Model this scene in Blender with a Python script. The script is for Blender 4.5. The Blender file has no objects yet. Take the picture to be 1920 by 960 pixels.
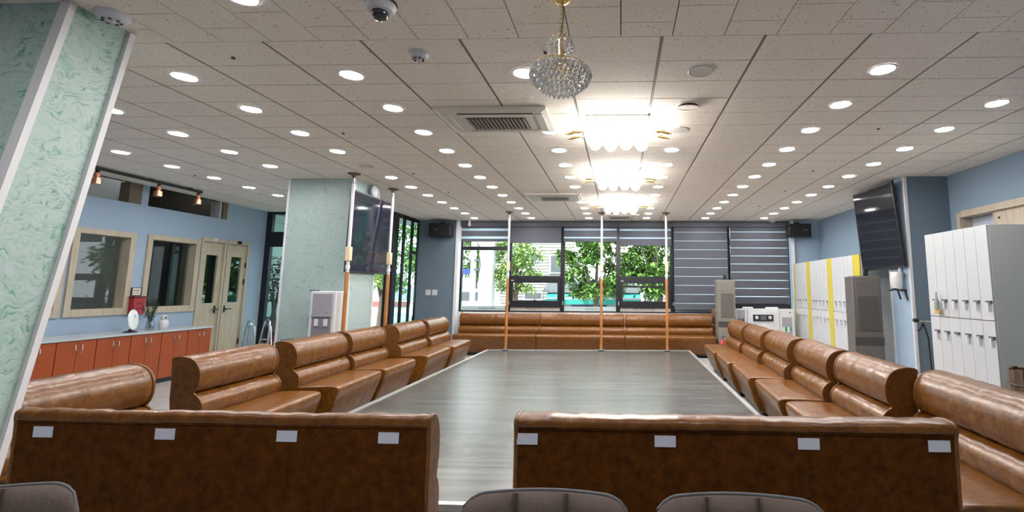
import bpy, math, random
from mathutils import Matrix, Vector
random.seed(7)
C = bpy.context.scene.collection
PI = math.pi

# ---------------------------------------------------------------- camera
cam_data = bpy.data.cameras.new('camera')
cam = bpy.data.objects.new('camera', cam_data); C.objects.link(cam)
cam_data.sensor_width = 36.0
cam_data.sensor_fit = 'HORIZONTAL'
cam_data.lens = 894.97 / 1920 * 36
cam_data.shift_x = (960 - 1130.59) / 1920
cam_data.shift_y = (430.15 - 480) / 1920
cam_data.clip_start = 0.05; cam_data.clip_end = 300
RT = (0.999325, 0.036225, 0.006152); FW = (-0.036708, 0.991655, 0.123583); UP = (-0.001624, -0.123726, 0.992315)
m = Matrix(((RT[0], UP[0], -FW[0], 0), (RT[1], UP[1], -FW[1], 0), (RT[2], UP[2], -FW[2], 1.33), (0, 0, 0, 1)))
cam.matrix_world = m
bpy.context.scene.camera = cam

# ---------------------------------------------------------------- world, sun, exposure
sc = bpy.context.scene
sc.view_settings.view_transform = 'Standard'
sc.view_settings.look = 'None'
sc.view_settings.gamma = 1.0
sc.view_settings.use_curve_mapping = False
sc.view_settings.exposure = 1.8
W = bpy.data.worlds.new('world'); sc.world = W; W.use_nodes = True
bg = W.node_tree.nodes['Background']
bg.inputs[0].default_value = (0.86, 0.94, 1.0, 1); bg.inputs[1].default_value = 1.7
sd = bpy.data.lights.new('sun', 'SUN'); sun = bpy.data.objects.new('sun', sd); C.objects.link(sun)
sd.energy = 2.0; sd.angle = 0.03; sd.color = (1, 0.96, 0.88)
sun.rotation_euler = (math.radians(42), 0, math.radians(-22))
LAMP_E = 40.0        # downlight diffuser emission
GLOBE_E = 11.0       # chandelier globe emission

# ---------------------------------------------------------------- materials
def mat(name, col, rough=0.6, metal=0.0, noise=None, bump=None, coat=0.0, emit=None, spec=None, trans=0.0, ior=None):
    """noise=(scale, colour2, amount) ; bump=(scale, strength)"""
    M = bpy.data.materials.new(name); M.use_nodes = True
    nt = M.node_tree; b = nt.nodes['Principled BSDF']
    b.inputs['Base Color'].default_value = (*col, 1)
    b.inputs['Roughness'].default_value = rough
    b.inputs['Metallic'].default_value = metal
    if coat: b.inputs['Coat Weight'].default_value = coat; b.inputs['Coat Roughness'].default_value = 0.12
    if spec is not None: b.inputs['Specular IOR Level'].default_value = spec
    if trans: b.inputs['Transmission Weight'].default_value = trans
    if ior: b.inputs['IOR'].default_value = ior
    if emit: b.inputs['Emission Color'].default_value = (*emit[0], 1); b.inputs['Emission Strength'].default_value = emit[1]
    tc = nt.nodes.new('ShaderNodeTexCoord')
    if noise:
        n = nt.nodes.new('ShaderNodeTexNoise'); n.inputs['Scale'].default_value = noise[0]; n.inputs['Detail'].default_value = 6
        nt.links.new(tc.outputs['Object'], n.inputs['Vector'])
        r = nt.nodes.new('ShaderNodeValToRGB'); r.color_ramp.elements[0].position = 0.5 - 0.5 * noise[2]; r.color_ramp.elements[1].position = 0.5 + 0.5 * noise[2]
        r.color_ramp.elements[0].color = (*col, 1); r.color_ramp.elements[1].color = (*noise[1], 1)
        nt.links.new(n.outputs['Fac'], r.inputs['Fac']); nt.links.new(r.outputs['Color'], b.inputs['Base Color'])
    if bump:
        n2 = nt.nodes.new('ShaderNodeTexNoise'); n2.inputs['Scale'].default_value = bump[0]; n2.inputs['Detail'].default_value = 3
        nt.links.new(tc.outputs['Object'], n2.inputs['Vector'])
        bp = nt.nodes.new('ShaderNodeBump'); bp.inputs['Strength'].default_value = bump[1]; bp.inputs['Distance'].default_value = 0.01
        nt.links.new(n2.outputs['Fac'], bp.inputs['Height']); nt.links.new(bp.outputs['Normal'], b.inputs['Normal'])
    return M

def glass_mat(name, tint, gloss=0.08, rough=0.02):
    M = bpy.data.materials.new(name); M.use_nodes = True
    nt = M.node_tree; nt.nodes.remove(nt.nodes['Principled BSDF']); out = nt.nodes['Material Output']
    t = nt.nodes.new('ShaderNodeBsdfTransparent'); t.inputs[0].default_value = (*tint, 1)
    g = nt.nodes.new('ShaderNodeBsdfGlossy'); g.inputs['Roughness'].default_value = rough
    lw = nt.nodes.new('ShaderNodeFresnel'); lw.inputs[0].default_value = 1.45
    ad = nt.nodes.new('ShaderNodeMath'); ad.operation = 'MULTIPLY_ADD'; ad.inputs[1].default_value = 1.0; ad.inputs[2].default_value = gloss
    mx = nt.nodes.new('ShaderNodeMixShader')
    ge = nt.nodes.new('ShaderNodeNewGeometry'); fr_ = nt.nodes.new('ShaderNodeMath'); fr_.operation = 'SUBTRACT'; fr_.inputs[0].default_value = 1.0
    mu = nt.nodes.new('ShaderNodeMath'); mu.operation = 'MULTIPLY'
    nt.links.new(ge.outputs['Backfacing'], fr_.inputs[1]); nt.links.new(lw.outputs[0], ad.inputs[0])
    nt.links.new(ad.outputs[0], mu.inputs[0]); nt.links.new(fr_.outputs[0], mu.inputs[1]); nt.links.new(mu.outputs[0], mx.inputs[0])
    nt.links.new(t.outputs[0], mx.inputs[1]); nt.links.new(g.outputs[0], mx.inputs[2]); nt.links.new(mx.outputs[0], out.inputs[0])
    return M

def leather(name, c1, c2, rough, crinkle=0.35):
    M = bpy.data.materials.new(name); M.use_nodes = True
    nt = M.node_tree; b = nt.nodes['Principled BSDF']; L = nt.links.new
    tc = nt.nodes.new('ShaderNodeTexCoord')
    n = nt.nodes.new('ShaderNodeTexNoise'); n.inputs['Scale'].default_value = 26; n.inputs['Detail'].default_value = 8; n.inputs['Roughness'].default_value = 0.65
    r = nt.nodes.new('ShaderNodeValToRGB'); r.color_ramp.elements[0].position = 0.36; r.color_ramp.elements[1].position = 0.66
    r.color_ramp.elements[0].color = (*c1, 1); r.color_ramp.elements[1].color = (*c2, 1)
    L(tc.outputs['Object'], n.inputs['Vector']); L(n.outputs['Fac'], r.inputs['Fac']); L(r.outputs['Color'], b.inputs['Base Color'])
    # fine gathers running across the rolls: noise stretched so that it varies along the length
    mp = nt.nodes.new('ShaderNodeMapping'); mp.inputs['Scale'].default_value = (34, 9, 9)
    n2 = nt.nodes.new('ShaderNodeTexNoise'); n2.inputs['Scale'].default_value = 1.0; n2.inputs['Detail'].default_value = 3
    n3 = nt.nodes.new('ShaderNodeTexNoise'); n3.inputs['Scale'].default_value = 9.0; n3.inputs['Detail'].default_value = 2
    ad = nt.nodes.new('ShaderNodeMath'); ad.operation = 'MULTIPLY_ADD'; ad.inputs[1].default_value = 0.7
    bp = nt.nodes.new('ShaderNodeBump'); bp.inputs['Strength'].default_value = crinkle; bp.inputs['Distance'].default_value = 0.012
    L(tc.outputs['Object'], mp.inputs['Vector']); L(mp.outputs['Vector'], n2.inputs['Vector']); L(tc.outputs['Object'], n3.inputs['Vector'])
    L(n3.outputs['Fac'], ad.inputs[0]); L(n2.outputs['Fac'], ad.inputs[2]); L(ad.outputs[0], bp.inputs['Height']); L(bp.outputs['Normal'], b.inputs['Normal'])
    b.inputs['Roughness'].default_value = rough
    if rough < .6: b.inputs['Coat Weight'].default_value = 0.18; b.inputs['Coat Roughness'].default_value = 0.15; b.inputs['Specular IOR Level'].default_value = 0.38
    else: b.inputs['Specular IOR Level'].default_value = 0.08
    return M

def marble(name, base, blue, flk=(0.09, 0.36, 0.26, 1)):
    """pale mint plaster with short darker green brush flecks"""
    M = bpy.data.materials.new(name); M.use_nodes = True
    nt = M.node_tree; b = nt.nodes['Principled BSDF']; L = nt.links.new
    tc = nt.nodes.new('ShaderNodeTexCoord')
    w = nt.nodes.new('ShaderNodeTexNoise'); w.inputs['Scale'].default_value = 5; w.inputs['Detail'].default_value = 3
    sub = nt.nodes.new('ShaderNodeVectorMath'); sub.operation = 'MULTIPLY_ADD'; sub.inputs[1].default_value = (0.5, 0.5, 0.5)
    L(tc.outputs['Object'], w.inputs['Vector']); L(w.outputs['Color'], sub.inputs[0]); L(tc.outputs['Object'], sub.inputs[2])
    mp = nt.nodes.new('ShaderNodeMapping'); mp.inputs['Rotation'].default_value = (0.6, 0.5, 0.3); mp.inputs['Scale'].default_value = (9, 9, 30)
    L(sub.outputs[0], mp.inputs['Vector'])
    n = nt.nodes.new('ShaderNodeTexNoise'); n.inputs['Scale'].default_value = 1.7; n.inputs['Detail'].default_value = 5; n.inputs['Roughness'].default_value = 0.6
    L(mp.outputs[0], n.inputs['Vector'])
    r = nt.nodes.new('ShaderNodeValToRGB'); e = r.color_ramp.elements
    e[0].position = 0.31; e[0].color = flk; e[1].position = 0.45; e[1].color = (*base, 1)
    x = e.new(0.62); x.color = (*blue, 1)
    L(n.outputs['Fac'], r.inputs['Fac']); L(r.outputs['Color'], b.inputs['Base Color'])
    b.inputs['Roughness'].default_value = 0.42
    bp = nt.nodes.new('ShaderNodeBump'); bp.inputs['Strength'].default_value = 0.3; bp.inputs['Distance'].default_value = 0.004
    L(n.outputs['Fac'], bp.inputs['Height']); L(bp.outputs['Normal'], b.inputs['Normal'])
    return M

def tile_mat(name):
    """acoustic ceiling tile: warm off-white with small dark pits"""
    M = bpy.data.materials.new(name); M.use_nodes = True
    nt = M.node_tree; b = nt.nodes['Principled BSDF']; L = nt.links.new
    tc = nt.nodes.new('ShaderNodeTexCoord'); geo = nt.nodes.new('ShaderNodeNewGeometry')
    v = nt.nodes.new('ShaderNodeTexNoise'); v.inputs['Scale'].default_value = 75; v.inputs['Detail'].default_value = 2
    L(geo.outputs['Position'], v.inputs['Vector'])
    r = nt.nodes.new('ShaderNodeValToRGB'); r.color_ramp.elements[0].position = 0.26; r.color_ramp.elements[1].position = 0.35
    r.color_ramp.elements[0].color = (0.25, 0.22, 0.19, 1); r.color_ramp.elements[1].color = (0.90, 0.825, 0.755, 1)
    L(v.outputs['Fac'], r.inputs['Fac']); L(r.outputs['Color'], b.inputs['Base Color'])
    b.inputs['Roughness'].default_value = 0.85
    return M

def vinyl_mat(name):
    M = bpy.data.materials.new(name); M.use_nodes = True
    nt = M.node_tree; b = nt.nodes['Principled BSDF']; L = nt.links.new
    tc = nt.nodes.new('ShaderNodeTexCoord')
    mp = nt.nodes.new('ShaderNodeMapping'); mp.inputs['Scale'].default_value = (0.45, 7, 1)
    n = nt.nodes.new('ShaderNodeTexNoise'); n.inputs['Scale'].default_value = 2; n.inputs['Detail'].default_value = 7
    r = nt.nodes.new('ShaderNodeValToRGB'); r.color_ramp.elements[0].position = 0.3; r.color_ramp.elements[1].position = 0.7
    r.color_ramp.elements[0].color = (0.045, 0.047, 0.042, 1); r.color_ramp.elements[1].color = (0.105, 0.106, 0.096, 1)
    L(tc.outputs['Object'], mp.inputs[0]); L(mp.outputs[0], n.inputs['Vector']); L(n.outputs['Fac'], r.inputs['Fac']); L(r.outputs['Color'], b.inputs['Base Color'])
    mp2 = nt.nodes.new('ShaderNodeMapping'); mp2.inputs['Scale'].default_value = (0.35, 6.5, 1)
    n2 = nt.nodes.new('ShaderNodeTexNoise'); n2.inputs['Scale'].default_value = 1.4; n2.inputs['Detail'].default_value = 2
    bp = nt.nodes.new('ShaderNodeBump'); bp.inputs['Strength'].default_value = 0.16; bp.inputs['Distance'].default_value = 0.02
    L(tc.outputs['Object'], mp2.inputs[0]); L(mp2.outputs[0], n2.inputs['Vector']); L(n2.outputs['Fac'], bp.inputs['Height']); L(bp.outputs['Normal'], b.inputs['Normal'])
    b.inputs['Roughness'].default_value = 0.27; b.inputs['Specular IOR Level'].default_value = 0.40
    return M

def wood_mat(name, c1, c2, scale=(1, 1, 1), rough=0.5):
    M = bpy.data.materials.new(name); M.use_nodes = True
    nt = M.node_tree; b = nt.nodes['Principled BSDF']; L = nt.links.new
    tc = nt.nodes.new('ShaderNodeTexCoord')
    mp = nt.nodes.new('ShaderNodeMapping'); mp.inputs['Scale'].default_value = scale
    n = nt.nodes.new('ShaderNodeTexNoise'); n.inputs['Scale'].default_value = 6; n.inputs['Detail'].default_value = 5; n.inputs['Distortion'].default_value = 0.6
    r = nt.nodes.new('ShaderNodeValToRGB'); r.color_ramp.elements[0].position = 0.35; r.color_ramp.elements[1].position = 0.68
    r.color_ramp.elements[0].color = (*c1, 1); r.color_ramp.elements[1].color = (*c2, 1)
    L(tc.outputs['Object'], mp.inputs[0]); L(mp.outputs[0], n.inputs['Vector']); L(n.outputs['Fac'], r.inputs['Fac']); L(r.outputs['Color'], b.inputs['Base Color'])
    b.inputs['Roughness'].default_value = rough
    return M

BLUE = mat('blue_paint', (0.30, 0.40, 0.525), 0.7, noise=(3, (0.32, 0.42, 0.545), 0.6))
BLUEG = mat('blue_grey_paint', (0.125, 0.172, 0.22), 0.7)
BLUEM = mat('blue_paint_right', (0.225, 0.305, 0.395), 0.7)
WHITE = mat('white_paint', (0.58, 0.58, 0.60), 0.5)
TILE = tile_mat('ceiling_tile')
DARKGAP = mat('ceiling_gap', (0.03, 0.027, 0.024), 0.95)
TBAR = mat('grid_bar', (0.24, 0.205, 0.175), 0.6)
FLOORM = mat('floor_tile', (0.34, 0.34, 0.34), 0.35, noise=(4, (0.40, 0.40, 0.40), 0.5))
TRIMM = mat('trim_white', (0.66, 0.66, 0.68), 0.4)
MARBLE = marble('mint_marble', (0.34, 0.47, 0.42), (0.40, 0.51, 0.50), (0.06, 0.25, 0.18, 1))
MARBLE2 = marble('mint_marble_pale', (0.35, 0.44, 0.42), (0.37, 0.47, 0.465), (0.22, 0.35, 0.32, 1))
LEATH = leather('caramel_leather', (0.094, 0.031, 0.0035), (0.192, 0.071, 0.008), 0.34, 0.20)
LEATH_DIM = leather('back_panel_leather_dimmed', (0.048, 0.0145, 0.002), (0.098, 0.032, 0.004), 0.7, 0.12)  # same leather made darker: dimness of the foreground backs is put into the colour
LEATHS = leather('leather_side', (0.10, 0.036, 0.006), (0.19, 0.072, 0.012), 0.45, 0.12)
BLACK = mat('black_plastic', (0.012, 0.012, 0.014), 0.4)
FRAMEB = mat('black_aluminium', (0.014, 0.015, 0.02), 0.35, metal=0.2)
GLASS = glass_mat('clear_glass', (0.94, 0.97, 0.96), 0.02)
GLASSG = glass_mat('green_glass', (0.74, 0.90, 0.865), 0.10)
GLASSD = glass_mat('dark_glass', (0.30, 0.36, 0.34), 0.05)
VINYL = vinyl_mat('grey_vinyl')
ALU = mat('aluminium', (0.62, 0.62, 0.62), 0.35, metal=0.7)
CHROME = mat('chrome', (0.8, 0.8, 0.82), 0.15, metal=1.0)
GOLD = mat('gold', (0.83, 0.6, 0.28), 0.22, metal=1.0)
COPPER = mat('copper', (0.75, 0.36, 0.22), 0.22, metal=1.0)
CRYSTAL = mat('crystal', (1, 1, 1), 0.03, trans=0.9, ior=1.6)
LIT = mat('lit_diffuser', (0.9, 0.9, 0.9), 0.5, emit=((1.0, 0.975, 0.96), LAMP_E))
GLOBE = mat('lit_globe', (0.9, 0.9, 0.9), 0.5, emit=((1.0, 0.98, 0.92), GLOBE_E))
OFFL = mat('unlit_diffuser', (0.62, 0.58, 0.54), 0.5)
ACW = mat('cassette_plastic', (0.70, 0.66, 0.60), 0.5)
GRILL = mat('grille_grey', (0.30, 0.27, 0.23), 0.6)
GRILLD = mat('grille_dark', (0.06, 0.055, 0.05), 0.7)
SMOKEM = mat('detector_grey', (0.55, 0.56, 0.62), 0.5)
WOODL = wood_mat('pale_wood', (0.42, 0.355, 0.27), (0.51, 0.44, 0.345), (4, 4, 0.5))
WOODP = wood_mat('pole_wood', (0.34, 0.13, 0.035), (0.46, 0.20, 0.06), (3, 3, 0.6), 0.4)
WOODD = wood_mat('barrel_wood', (0.06, 0.035, 0.02), (0.14, 0.08, 0.045), (6, 6, 0.5))
ORANGE = mat('orange_laminate', (0.32, 0.060, 0.011), 0.4, noise=(2, (0.35, 0.07, 0.014), 0.5))
EDGEM = mat('cabinet_edge', (0.55, 0.42, 0.36), 0.4)
LOCKW = mat('locker_white', (0.50, 0.51, 0.53), 0.3)
LOCKG = mat('locker_grey_side', (0.56, 0.58, 0.55), 0.5)
YELLOW = mat('locker_yellow', (0.52, 0.43, 0.05), 0.4)
ACG = mat('air_unit_taupe', (0.105, 0.094, 0.086), 0.45)
ACG2 = mat('air_unit_light', (0.19, 0.175, 0.152), 0.45)
ACB = mat('air_unit_dark', (0.05, 0.046, 0.043), 0.4)
BLINDG = mat('blind_fabric', (0.078, 0.082, 0.102), 0.9, noise=(60, (0.095, 0.10, 0.122), 0.8))
def sheer_mat():
    M = bpy.data.materials.new('blind_sheer'); M.use_nodes = True; nt = M.node_tree; nt.nodes.remove(nt.nodes['Principled BSDF'])
    t = nt.nodes.new('ShaderNodeBsdfTransparent'); t.inputs[0].default_value = (.75,.8,.84,1)
    l = nt.nodes.new('ShaderNodeBsdfTranslucent'); l.inputs[0].default_value = (.6,.65,.7,1)
    x = nt.nodes.new('ShaderNodeMixShader'); x.inputs[0].default_value = .7
    nt.links.new(t.outputs[0], x.inputs[1]); nt.links.new(l.outputs[0], x.inputs[2]); nt.links.new(x.outputs[0], nt.nodes['Material Output'].inputs[0])
    return M
SHEER = sheer_mat()
SCREEN = mat('screen', (0.010, 0.011, 0.016), 0.06)
def picture_mat(name):
    M = mat(name, (0.008, 0.009, 0.014), 0.06); nt = M.node_tree; b = nt.nodes['Principled BSDF']
    tc = nt.nodes.new('ShaderNodeTexCoord'); mp = nt.nodes.new('ShaderNodeMapping'); mp.inputs['Scale'].default_value = (1, 3.2, .7)
    n = nt.nodes.new('ShaderNodeTexNoise'); n.inputs['Scale'].default_value = 1.3; n.inputs['Detail'].default_value = 4
    r = nt.nodes.new('ShaderNodeValToRGB'); e = r.color_ramp.elements
    e[0].position = .34; e[0].color = (.004,.008,.05,1); e[1].position = .66; e[1].color = (.008,.07,.08,1)
    x = e.new(.5); x.color = (.06,.05,.08,1)
    L = nt.links.new; L(tc.outputs['Object'], mp.inputs[0]); L(mp.outputs[0], n.inputs['Vector']); L(n.outputs['Fac'], r.inputs['Fac']); L(r.outputs['Color'], b.inputs['Emission Color'])
    b.inputs['Emission Strength'].default_value = .16
    return M
PICTURE = picture_mat('television_picture')
RED = mat('red_paint', (0.36, 0.02, 0.035), 0.4)
PAPER = mat('paper', (0.56, 0.58, 0.68), 0.7)
CREAM = mat('cream_plastic', (0.72, 0.58, 0.38), 0.5)
TAUPE = mat('taupe_fabric', (0.095, 0.067, 0.054), 0.8, noise=(40, (0.118, 0.085, 0.069), 0.7), bump=(120, 0.2))
LEAF = mat('leaf_green', (0.05, 0.13, 0.015), 0.5, noise=(2.0, (0.16, 0.30, 0.05), 0.9))
LEAFL = mat('leaf_light', (0.14, 0.28, 0.05), 0.5, noise=(2.0, (0.34, 0.46, 0.14), 0.9))
LEAFD = mat('leaf_dark', (0.012, 0.045, 0.018), 0.5)
BARK = mat('bark', (0.11, 0.08, 0.06), 0.9)
SIDING = mat('siding', (0.42, 0.42, 0.37), 0.7)
TEAL = mat('teal_awning', (0.03, 0.36, 0.32), 0.6)
NAVY = mat('navy', (0.012, 0.03, 0.09), 0.6)
ASPH = mat('asphalt', (0.25, 0.25, 0.25), 0.9)
GREYD = mat('grey_dark', (0.09, 0.10, 0.11), 0.7)
INTG = mat('interior_grey', (0.27, 0.28, 0.265), 0.8)
INTB = mat('interior_brown', (0.05, 0.038, 0.026), 0.8)
INTD = mat('interior_dark', (0.018, 0.018, 0.018), 0.8)
TEALW = mat('pale_teal_wall', (0.62, 0.72, 0.69), 0.7)
DISPG = mat('dispenser_grey', (0.30, 0.29, 0.32), 0.4)
DISPD = mat('dispenser_recess', (0.21, 0.20, 0.22), 0.4)
CORK = mat('cork', (0.6, 0.38, 0.12), 0.7)

# ---------------------------------------------------------------- mesh builder
class MB:
    def __init__(s): s.v = []; s.f = []
    def add(s, vs, fs):
        n = len(s.v); s.v += [tuple(p) for p in vs]; s.f += [tuple(i + n for i in q) for q in fs]; return s
    def box(s, x0, x1, y0, y1, z0, z1):
        return s.add([(x0,y0,z0),(x1,y0,z0),(x1,y1,z0),(x0,y1,z0),(x0,y0,z1),(x1,y0,z1),(x1,y1,z1),(x0,y1,z1)],
                     [(0,3,2,1),(4,5,6,7),(0,1,5,4),(1,2,6,5),(2,3,7,6),(3,0,4,7)])
    def hexa(s, p):   # 8 points like box order
        return s.add(p, [(0,3,2,1),(4,5,6,7),(0,1,5,4),(1,2,6,5),(2,3,7,6),(3,0,4,7)])
    def lathe(s, prof, cx=0, cy=0, n=20, sx=1, sy=1, cz=0):
        vs = []; fs = []
        for r, z in prof:
            for k in range(n):
                a = 2*PI*k/n; vs.append((cx + r*sx*math.cos(a), cy + r*sy*math.sin(a), cz + z))
        for i in range(len(prof)-1):
            for k in range(n):
                k2 = (k+1) % n; fs.append((i*n+k, i*n+k2, (i+1)*n+k2, (i+1)*n+k))
        fs.append(tuple(reversed(range(n)))); fs.append(tuple((len(prof)-1)*n + k for k in range(n)))
        return s.add(vs, fs)
    def cyl(s, cx, cy, z0, z1, r, n=16, r2=None):
        return s.lathe([(r, z0), (r if r2 is None else r2, z1)], cx, cy, n)
    def tube(s, pts, r, n=8):
        pts = [Vector(p) for p in pts]; vs = []; fs = []
        rr = r if isinstance(r, (list, tuple)) else [r]*len(pts)
        for i, p in enumerate(pts):
            d = (pts[min(i+1, len(pts)-1)] - pts[max(i-1, 0)]).normalized()
            a = Vector((0,0,1)) if abs(d.z) < 0.9 else Vector((1,0,0))
            u = d.cross(a).normalized(); w = d.cross(u)
            for k in range(n):
                t = 2*PI*k/n; vs.append(p + u*math.cos(t)*rr[i] + w*math.sin(t)*rr[i])
        for i in range(len(pts)-1):
            for k in range(n):
                k2 = (k+1) % n; fs.append((i*n+k, (i+1)*n+k, (i+1)*n+k2, i*n+k2))
        fs.append(tuple(range(n))); fs.append(tuple(reversed([(len(pts)-1)*n+k for k in range(n)])))
        return s.add(vs, fs)
    def ball(s, cx, cy, cz, r, n=10, m=6, sz=1):
        prof = [(max(1e-4, r*math.sin(PI*i/m)), -r*sz*math.cos(PI*i/m)) for i in range(m+1)]
        return s.lathe(prof, cx, cy, n, cz=cz)
    def torus(s, cx, cy, cz, R, r, n=24, m=8):
        vs = []; fs = []
        for i in range(n):
            a = 2*PI*i/n
            for k in range(m):
                b = 2*PI*k/m; q = R + r*math.cos(b); vs.append((cx+q*math.cos(a), cy+q*math.sin(a), cz+r*math.sin(b)))
        for i in range(n):
            for k in range(m):
                fs.append((i*m+k, ((i+1)%n)*m+k, ((i+1)%n)*m+(k+1)%m, i*m+(k+1)%m))
        return s.add(vs, fs)
    def octa(s, cx, cy, cz, r, h):
        return s.add([(cx+r,cy,cz),(cx,cy+r,cz),(cx-r,cy,cz),(cx,cy-r,cz),(cx,cy,cz+h*.5),(cx,cy,cz-h)],
                     [(0,1,4),(1,2,4),(2,3,4),(3,0,4),(1,0,5),(2,1,5),(3,2,5),(0,3,5)])
    def mesh(s, name, smooth=True, ang=35):
        me = bpy.data.meshes.new(name); me.from_pydata(s.v, [], s.f); me.validate()
        if smooth:
            me.polygons.foreach_set('use_smooth', [True]*len(me.polygons)); me.set_sharp_from_angle(angle=math.radians(ang))
        me.update(); return me
    def obj(s, name, M, parent=None, bev=0, smooth=True, loc=None, ang=35):
        me = s.mesh(name, smooth, ang); me.materials.append(M)
        o = bpy.data.objects.new(name, me); C.objects.link(o)
        if parent: o.parent = parent
        if loc: o.location = loc
        if bev:
            b = o.modifiers.new('bevel', 'BEVEL'); b.width = bev; b.segments = 2; b.limit_method = 'ANGLE'; b.angle_limit = math.radians(40)
        return o
def inst(name, me, parent, loc, rot=(0,0,0), scale=(1,1,1)):
    o = bpy.data.objects.new(name, me); C.objects.link(o); o.parent = parent; o.location = loc; o.rotation_euler = rot; o.scale = scale
    return o
def thing(name, label, cat, loc=(0,0,0), rz=0, group=None):
    o = bpy.data.objects.new(name, None); C.objects.link(o); o.location = loc; o.rotation_euler = (0,0,rz)
    o.empty_display_size = 0.1
    o['label'] = label; o['category'] = cat
    if group: o['group'] = group
    return o
def tag(o, label, cat, group=None):
    o['label'] = label; o['category'] = cat
    if group: o['group'] = group
    return o
def struct(o, label=None, cat=None):
    o['kind'] = 'structure'
    if label: o['label'] = label
    o['category'] = cat or o.name.split('_')[0].split('.')[0]
    return o
def sroot(name, label, cat=None):
    o = bpy.data.objects.new(name, None); C.objects.link(o); return struct(o, label, cat)
def copy_tree(o, parent=None):
    c = o.copy(); C.objects.link(c); c.parent = parent
    for ch in o.children: copy_tree(ch, c)
    return c
def box(name, M, parent, x0, x1, y0, y1, z0, z1, bev=0):
    return MB().box(x0,x1,y0,y1,z0,z1).obj(name, M, parent, bev)
ORD = ['nearest','second','third','fourth','fifth','sixth','seventh','eighth','ninth','tenth','eleventh','twelfth','thirteenth']
CZ = 2.795

# ================================================================ SETTING
fl = sroot('floor', 'grey tiled floor around the low platform')
FTM = {}
fb = box('floor_screed', DARKGAP, fl, -7.05, 4.3, -3.2, 10.5, -0.06, -0.004)
n_t = 0
far_t = MB()
ftile = MB().box(-.297, .297, -.297, .297, -.004, 0).mesh('floor_tile'); ftile.materials.append(FLOORM)
for i in range(19):
    for j in range(23):
        x = -6.75 + .6*i; y = -2.9 + .6*j
        vis = (1.2 < x < 3.6 and 2.2 < y < 10.4) or (-6.9 < x < -2.0 and 3.0 < y < 9.3)
        if vis and n_t < 290:
            inst('floor_tile', ftile, fl, (x, y, 0)); n_t += 1
        else: far_t.box(x-.297, x+.297, y-.297, y+.297, -.004, 0)
o = far_t.obj('floor_tile_field', FLOORM, fl); o['kind'] = 'stuff'

# ceiling: slab, tiles, bars
ce = sroot('ceiling', 'suspended ceiling of pitted off-white tiles with thin dark joints')
box('ceiling_backing', DARKGAP, ce, -7.1, 4.35, -3.3, 10.5, CZ+.016, CZ+.10)
GX, GY, DY = 0.241, 2.634, 0.306
tile_me = MB().box(-.2905, .2905, -.1490, .1490, 0, .014).mesh('ceiling_tile'); tile_me.materials.append(TILE)
rest = MB(); cells = []
for j in range(-13, 8):
    for i in range(0, 26):
        cx = GX + .6*j + .3; cy = GY + DY*i + DY/2
        x0, x1, y0, y1 = cx-.2905, cx+.2905, cy-.1490, cy+.1490
        if x1 < -6.95 or x0 > 4.2 or y0 > 10.42: continue
        cells.append((cx, cy, max(x0,-6.95), min(x1,4.2), y0, min(y1,10.42)))
def seen(c):
    u = 1163 + 895*c[0]/c[1]
    return -40 < u < 1960
cells.sort(key=lambda c: (0 if seen(c) else 1, c[1]))
full = 0
for c in cells:
    whole = c[3]-c[2] > .575 and c[5]-c[4] > .29
    if full < 236 and seen(c):
        if whole: inst('ceiling_tile', tile_me, ce, (c[0], c[1], CZ + random.uniform(-.0008, .0008)))
        else: box('ceiling_tile', TILE, ce, c[2], c[3], c[4], c[5], CZ, CZ+.014)
        full += 1
    else: rest.box(c[2], c[3], c[4], c[5], CZ, CZ+.014)
# near field: tiles turned the other way and staggered
tile_n = MB().box(-.1482, .1482, -.2985, .2985, 0, .014).mesh('ceiling_tile_long'); tile_n.materials.append(TILE)
for j in range(-24, 15):
    cx = .3*j + .15
    x0, x1 = max(cx-.1472, -6.95), min(cx+.1472, 4.2)
    if x1 <= x0: continue
    yj = GY - (.30 if j % 2 else .15)
    edges = [GY, yj] + [yj - .6*k for k in range(1, 11)]
    for a in range(len(edges)-1):
        y1, y0 = edges[a]-.0025, edges[a+1]+.0025
        if y1 < -3: continue
        if y1 > 1.75 and -3.4 < cx < 2.6 and full < 300:
            box('ceiling_tile', TILE, ce, x0, x1, y0, y1, CZ, CZ+.014); full += 1
        else: rest.box(x0, x1, y0, y1, CZ, CZ+.014)
o = rest.obj('ceiling_tile_field', TILE, ce); o['kind'] = 'stuff'
for j in range(-12, 8):
    x = GX + .6*j
    if -6.9 < x < 4.15: box('grid_bar', TBAR, ce, x-.0065, x+.0065, GY, 10.4, CZ+.004, CZ+.012)
box('grid_bar', ALU, ce, -6.95, 4.2, GY-.004, GY+.004, CZ+.001, CZ+.01)

def wall_holes(name, M, fixed, t0, t1, a0, a1, z0, z1, holes, label):
    """wall of constant x ('x') or y ('y') with rectangular holes, built as a grid of blocks"""
    A = sorted({a0, a1, *[h[0] for h in holes], *[h[1] for h in holes]}); Zs = sorted({z0, z1, *[h[2] for h in holes], *[h[3] for h in holes]})
    mb = MB()
    for i in range(len(A)-1):
        for k in range(len(Zs)-1):
            am, zm = (A[i]+A[i+1])/2, (Zs[k]+Zs[k+1])/2
            if any(h[0] < am < h[1] and h[2] < zm < h[3] for h in holes): continue
            if fixed == 'x': mb.box(t0, t1, A[i], A[i+1], Zs[k], Zs[k+1])
            else: mb.box(A[i], A[i+1], t0, t1, Zs[k], Zs[k+1])
    return struct(mb.obj(name, M, None, smooth=False), label)

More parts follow.
